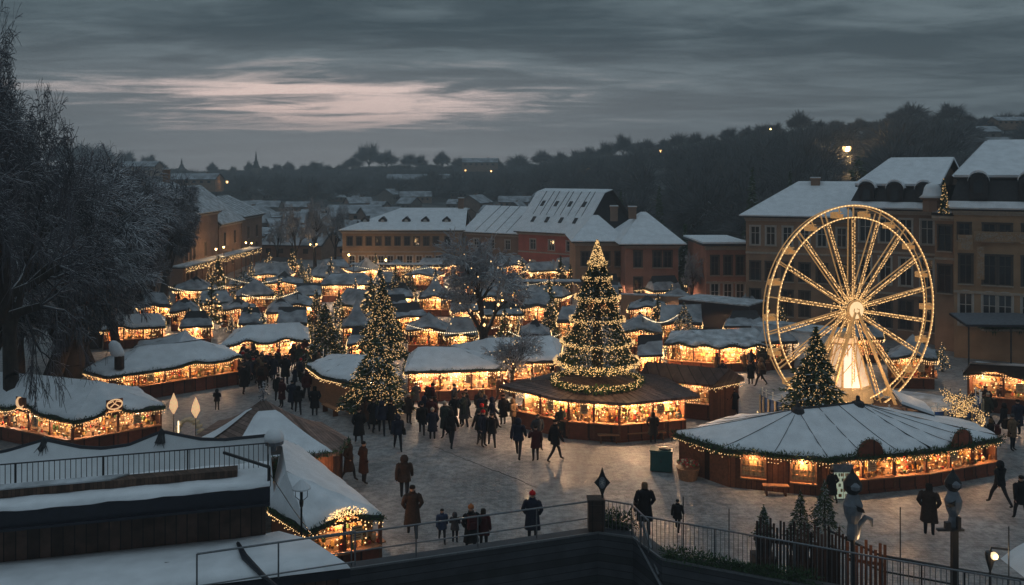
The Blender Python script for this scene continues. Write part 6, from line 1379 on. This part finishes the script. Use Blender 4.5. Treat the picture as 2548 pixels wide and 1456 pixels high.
PEOPLE = [
 ('person in a long navy coat and bright red hat behind the terrace rail',1325,1352,130,172,0,'navy','beanie','redhat',None),
 ('person in black with wine backpack and orange hat at the rail',1172,1378,122,195,3,'black','beanie','orange','back'),
 ('person in dark jacket shoulder to shoulder with the orange-hatted one',1203,1372,108,165,5,'wine','hair','dark','side'),
 ('small figure in grey left of the backpacked person',1132,1352,78,170,2,'grey',None,'dark',None),
 ('small figure in blue jacket at the left of the rail group',1100,1350,84,10,1,'blue','short','dark',None),
 ('broad person in heavy brown coat striding by the hut gable',1026,1338,132,190,3,'brown','short','dark',None),
 ('hooded person in long brown coat above the heavy brown coat',1006,1250,118,185,4,'brown',None,'dark',None),
 ('person in long rust-brown coat at the hut garland, right of two',905,1205,108,120,0,'rust','short','dark',None),
 ('person in dark brown coat at the hut garland, left of two',868,1198,108,80,3,'brown','hair','dark',None),
 ('tall person in black by the twisted ornament left of the plaza',893,1105,90,200,3,'black','short','dark',None),
 ('person in navy jacket with shoulder bag walking alone in the plaza',990,1120,88,15,4,'navy','short','dark','side'),
 ('left one of a close couple walking, black coat',1050,1082,80,185,1,'black','short','dark',None),
 ('right one of a close couple walking, cream hat',1076,1095,80,185,0,'navy','beanie','cream',None),
 ('person in black with legs showing under the front fir, left',930,1075,84,160,3,'black','short','dark',None),
 ('person in navy under the front fir, middle',950,1082,86,190,4,'navy',None,'dark',None),
 ('person in dark trousers under the front fir, right',972,1078,84,175,1,'black','short','dark',None),
 ('person in brown coat at the left foot of the front fir',908,1068,78,220,3,'brown','hair','dark',None),
 ('person in grey-brown coat facing the bright counter',1075,1028,62,180,1,'brown','short','blond',None),
 ('person in black before the bright counter, farther right',1130,1050,66,170,3,'black','short','dark',None),
 ('person in navy crossing left of the round pavilion',1226,1068,80,100,4,'navy',None,'dark',None),
 ('lone person in black in the middle of the bright plaza',1224,1112,84,190,1,'black','short','dark',None),
 ('person in blue-black coat walking before the round pavilion',1290,1140,100,170,4,'navy',None,'dark',None),
 ('tall person in black walking right before the round pavilion',1382,1148,106,110,1,'black','short','dark','side'),
 ('person in grey jacket between the two walkers at the pavilion',1338,1118,88,20,3,'grey','short','dark',None),
 ('person in long black coat standing by the pavilion benches',1625,1104,80,165,0,'black','hair','dark',None),
 ('person in green-grey coat beside the benches, right one',1690,1082,62,150,3,'green','short','dark',None),
 ('person in dark parka with blond hair and shoulder bag at the terrace',1604,1326,128,178,3,'black','hair','blond','side'),
 ('child in dark jacket by the thin pole at the terrace',1686,1322,80,160,1,'black','short','dark',None),
 ('person in dark coat by the lit fridge door of the pavilion',2070,1250,82,190,3,'dark' if False else 'black','short','dark',None),
 ('hooded person in black walking at the right of the pavilion',2487,1258,112,200,4,'black',None,'dark',None),
 ('person in navy at the right edge beside the wooden stall',2532,1085,92,190,0,'navy','short','dark',None),
 ('person in black cut by the right edge lower down',2541,1300,118,175,1,'black','short','dark',None),
 ('person in black at the counter of the right edge stall',2452,1032,72,170,3,'black','short','dark',None),
 ('person in brown at the counter of the right edge stall',2490,1026,70,185,1,'brown','short','dark',None),
 ('person in wide dark cloak with pale scarf by the black post',2312,1335,134,150,0,'brown','hair','dark',None),
 ('person in black walking up the lane, nearest of the lane crowd',783,1036,76,190,0,'black','hair','dark',None),
 ('person in navy in the lane, left of the nearest',727,1018,72,170,3,'navy','short','dark',None),
 ('person in black jacket in the lane by the ornament',692,1002,72,200,1,'black','short','dark',None),
 ('person in long black coat in the lane under the arched stall',710,958,76,175,0,'black','short','dark',None),
 ('person in dark blue beside the long black coat in the lane',680,948,64,185,3,'navy','short','dark',None),
 ('person in red jacket at the end of the long counter',633,942,58,90,1,'red','short','dark',None),
 ('person in black in front of the long counter end',607,980,74,170,3,'black','short','dark',None),
 ('person in grey walking behind the lane crowd',748,952,62,10,4,'grey',None,'dark',None),
 ('person in brown coat left of the lane under the arched stall',648,930,54,190,1,'brown','short','dark',None),
 ('person in black crouched dark by the long red counter',540,1022,54,180,2,'black',None,'dark',None),
 ('person in black in the lane beside the round barrel',762,985,66,20,1,'black','short','dark',None),
 ('person in dark coat between wheel and scalloped stall, left',1868,958,60,185,0,'black','short','dark',None),
 ('person in navy between wheel and scalloped stall, right',1890,944,54,175,3,'navy','short','dark',None),
 ('left one of a dark couple behind the pavilion roof',1798,1036,66,160,0,'black','hair','dark',None),
 ('right one of a dark couple behind the pavilion roof',1826,1034,68,200,3,'black','short','dark',None),
 ('person standing by the gabled hut end in dark coat',1830,990,62,180,1,'navy','short','dark',None),
 ('person in tan coat leaning at the scalloped stall',1850,925,52,170,3,'tan','short','dark',None),
 ('person in black at the corner of the orange plank stall',742,1030,70,200,4,'black',None,'dark',None),
 ('person in long tan coat before the right stall goods',2438,1035,66,170,0,'tan','hair','blond',None),
 ('person in dark jacket passing the kiosk in the market middle',870,872,44,180,1,'black','short','dark',None),
 ('person in grey coat by the twin firs, far side',1035,1012,60,200,3,'grey','short','dark',None),
]
for a in PEOPLE: person(*a)

rg = random.Random(21); CN = ['black','navy','brown','grey','black','rust','green','wine','navy','tan']
WH = [('in the middle of the plaza',1060,1440,1030,1150,14),('in the crowded left lane',600,800,900,1020,34),('at the counter of the bright stall',1010,1260,1000,1062,12),('between left stalls and firs',560,760,850,905,8),('between pavilion and wheel',1760,1910,925,1010,8),('in the aisle behind the twin firs',840,1100,800,868,8),('at the right edge of the square',2400,2540,1020,1140,6)]
for w_, x0, x1, y0, y1, n in WH:
    for k in range(n):
        x, y = rg.uniform(x0, x1), rg.uniform(y0, y1)
        if w_.startswith('in the crowded') and y > 960+(x-600)*.35 and x < 660: y -= 40
        c = rg.choice(CN); hk = rg.choice([None,'beanie','hair','short']); hc_ = rg.choice(['dark','blond','cream','redhat','grey']) if hk else 'dark'
        cw = {'rust':'rust-brown','tan':'tan','wine':'dark red','green':'dark green','navy':'navy'}.get(c, c)
        person('person in %s %scoat %s' % (cw, {'beanie':'and knit hat, ' if False else '', 'hair':'', 'short':''}.get(hk, ''), w_) if hk != 'beanie' else 'person with a %s hat in %s coat %s' % ({'redhat':'red'}.get(hc_, hc_), cw, w_), x, y, rg.uniform(1.62,1.9)*F*(y-HY)/(H*F), rg.uniform(0,360), rg.randrange(6), c, hk, hc_, rg.choice([None,None,'back','side']), 'visitors '+w_)
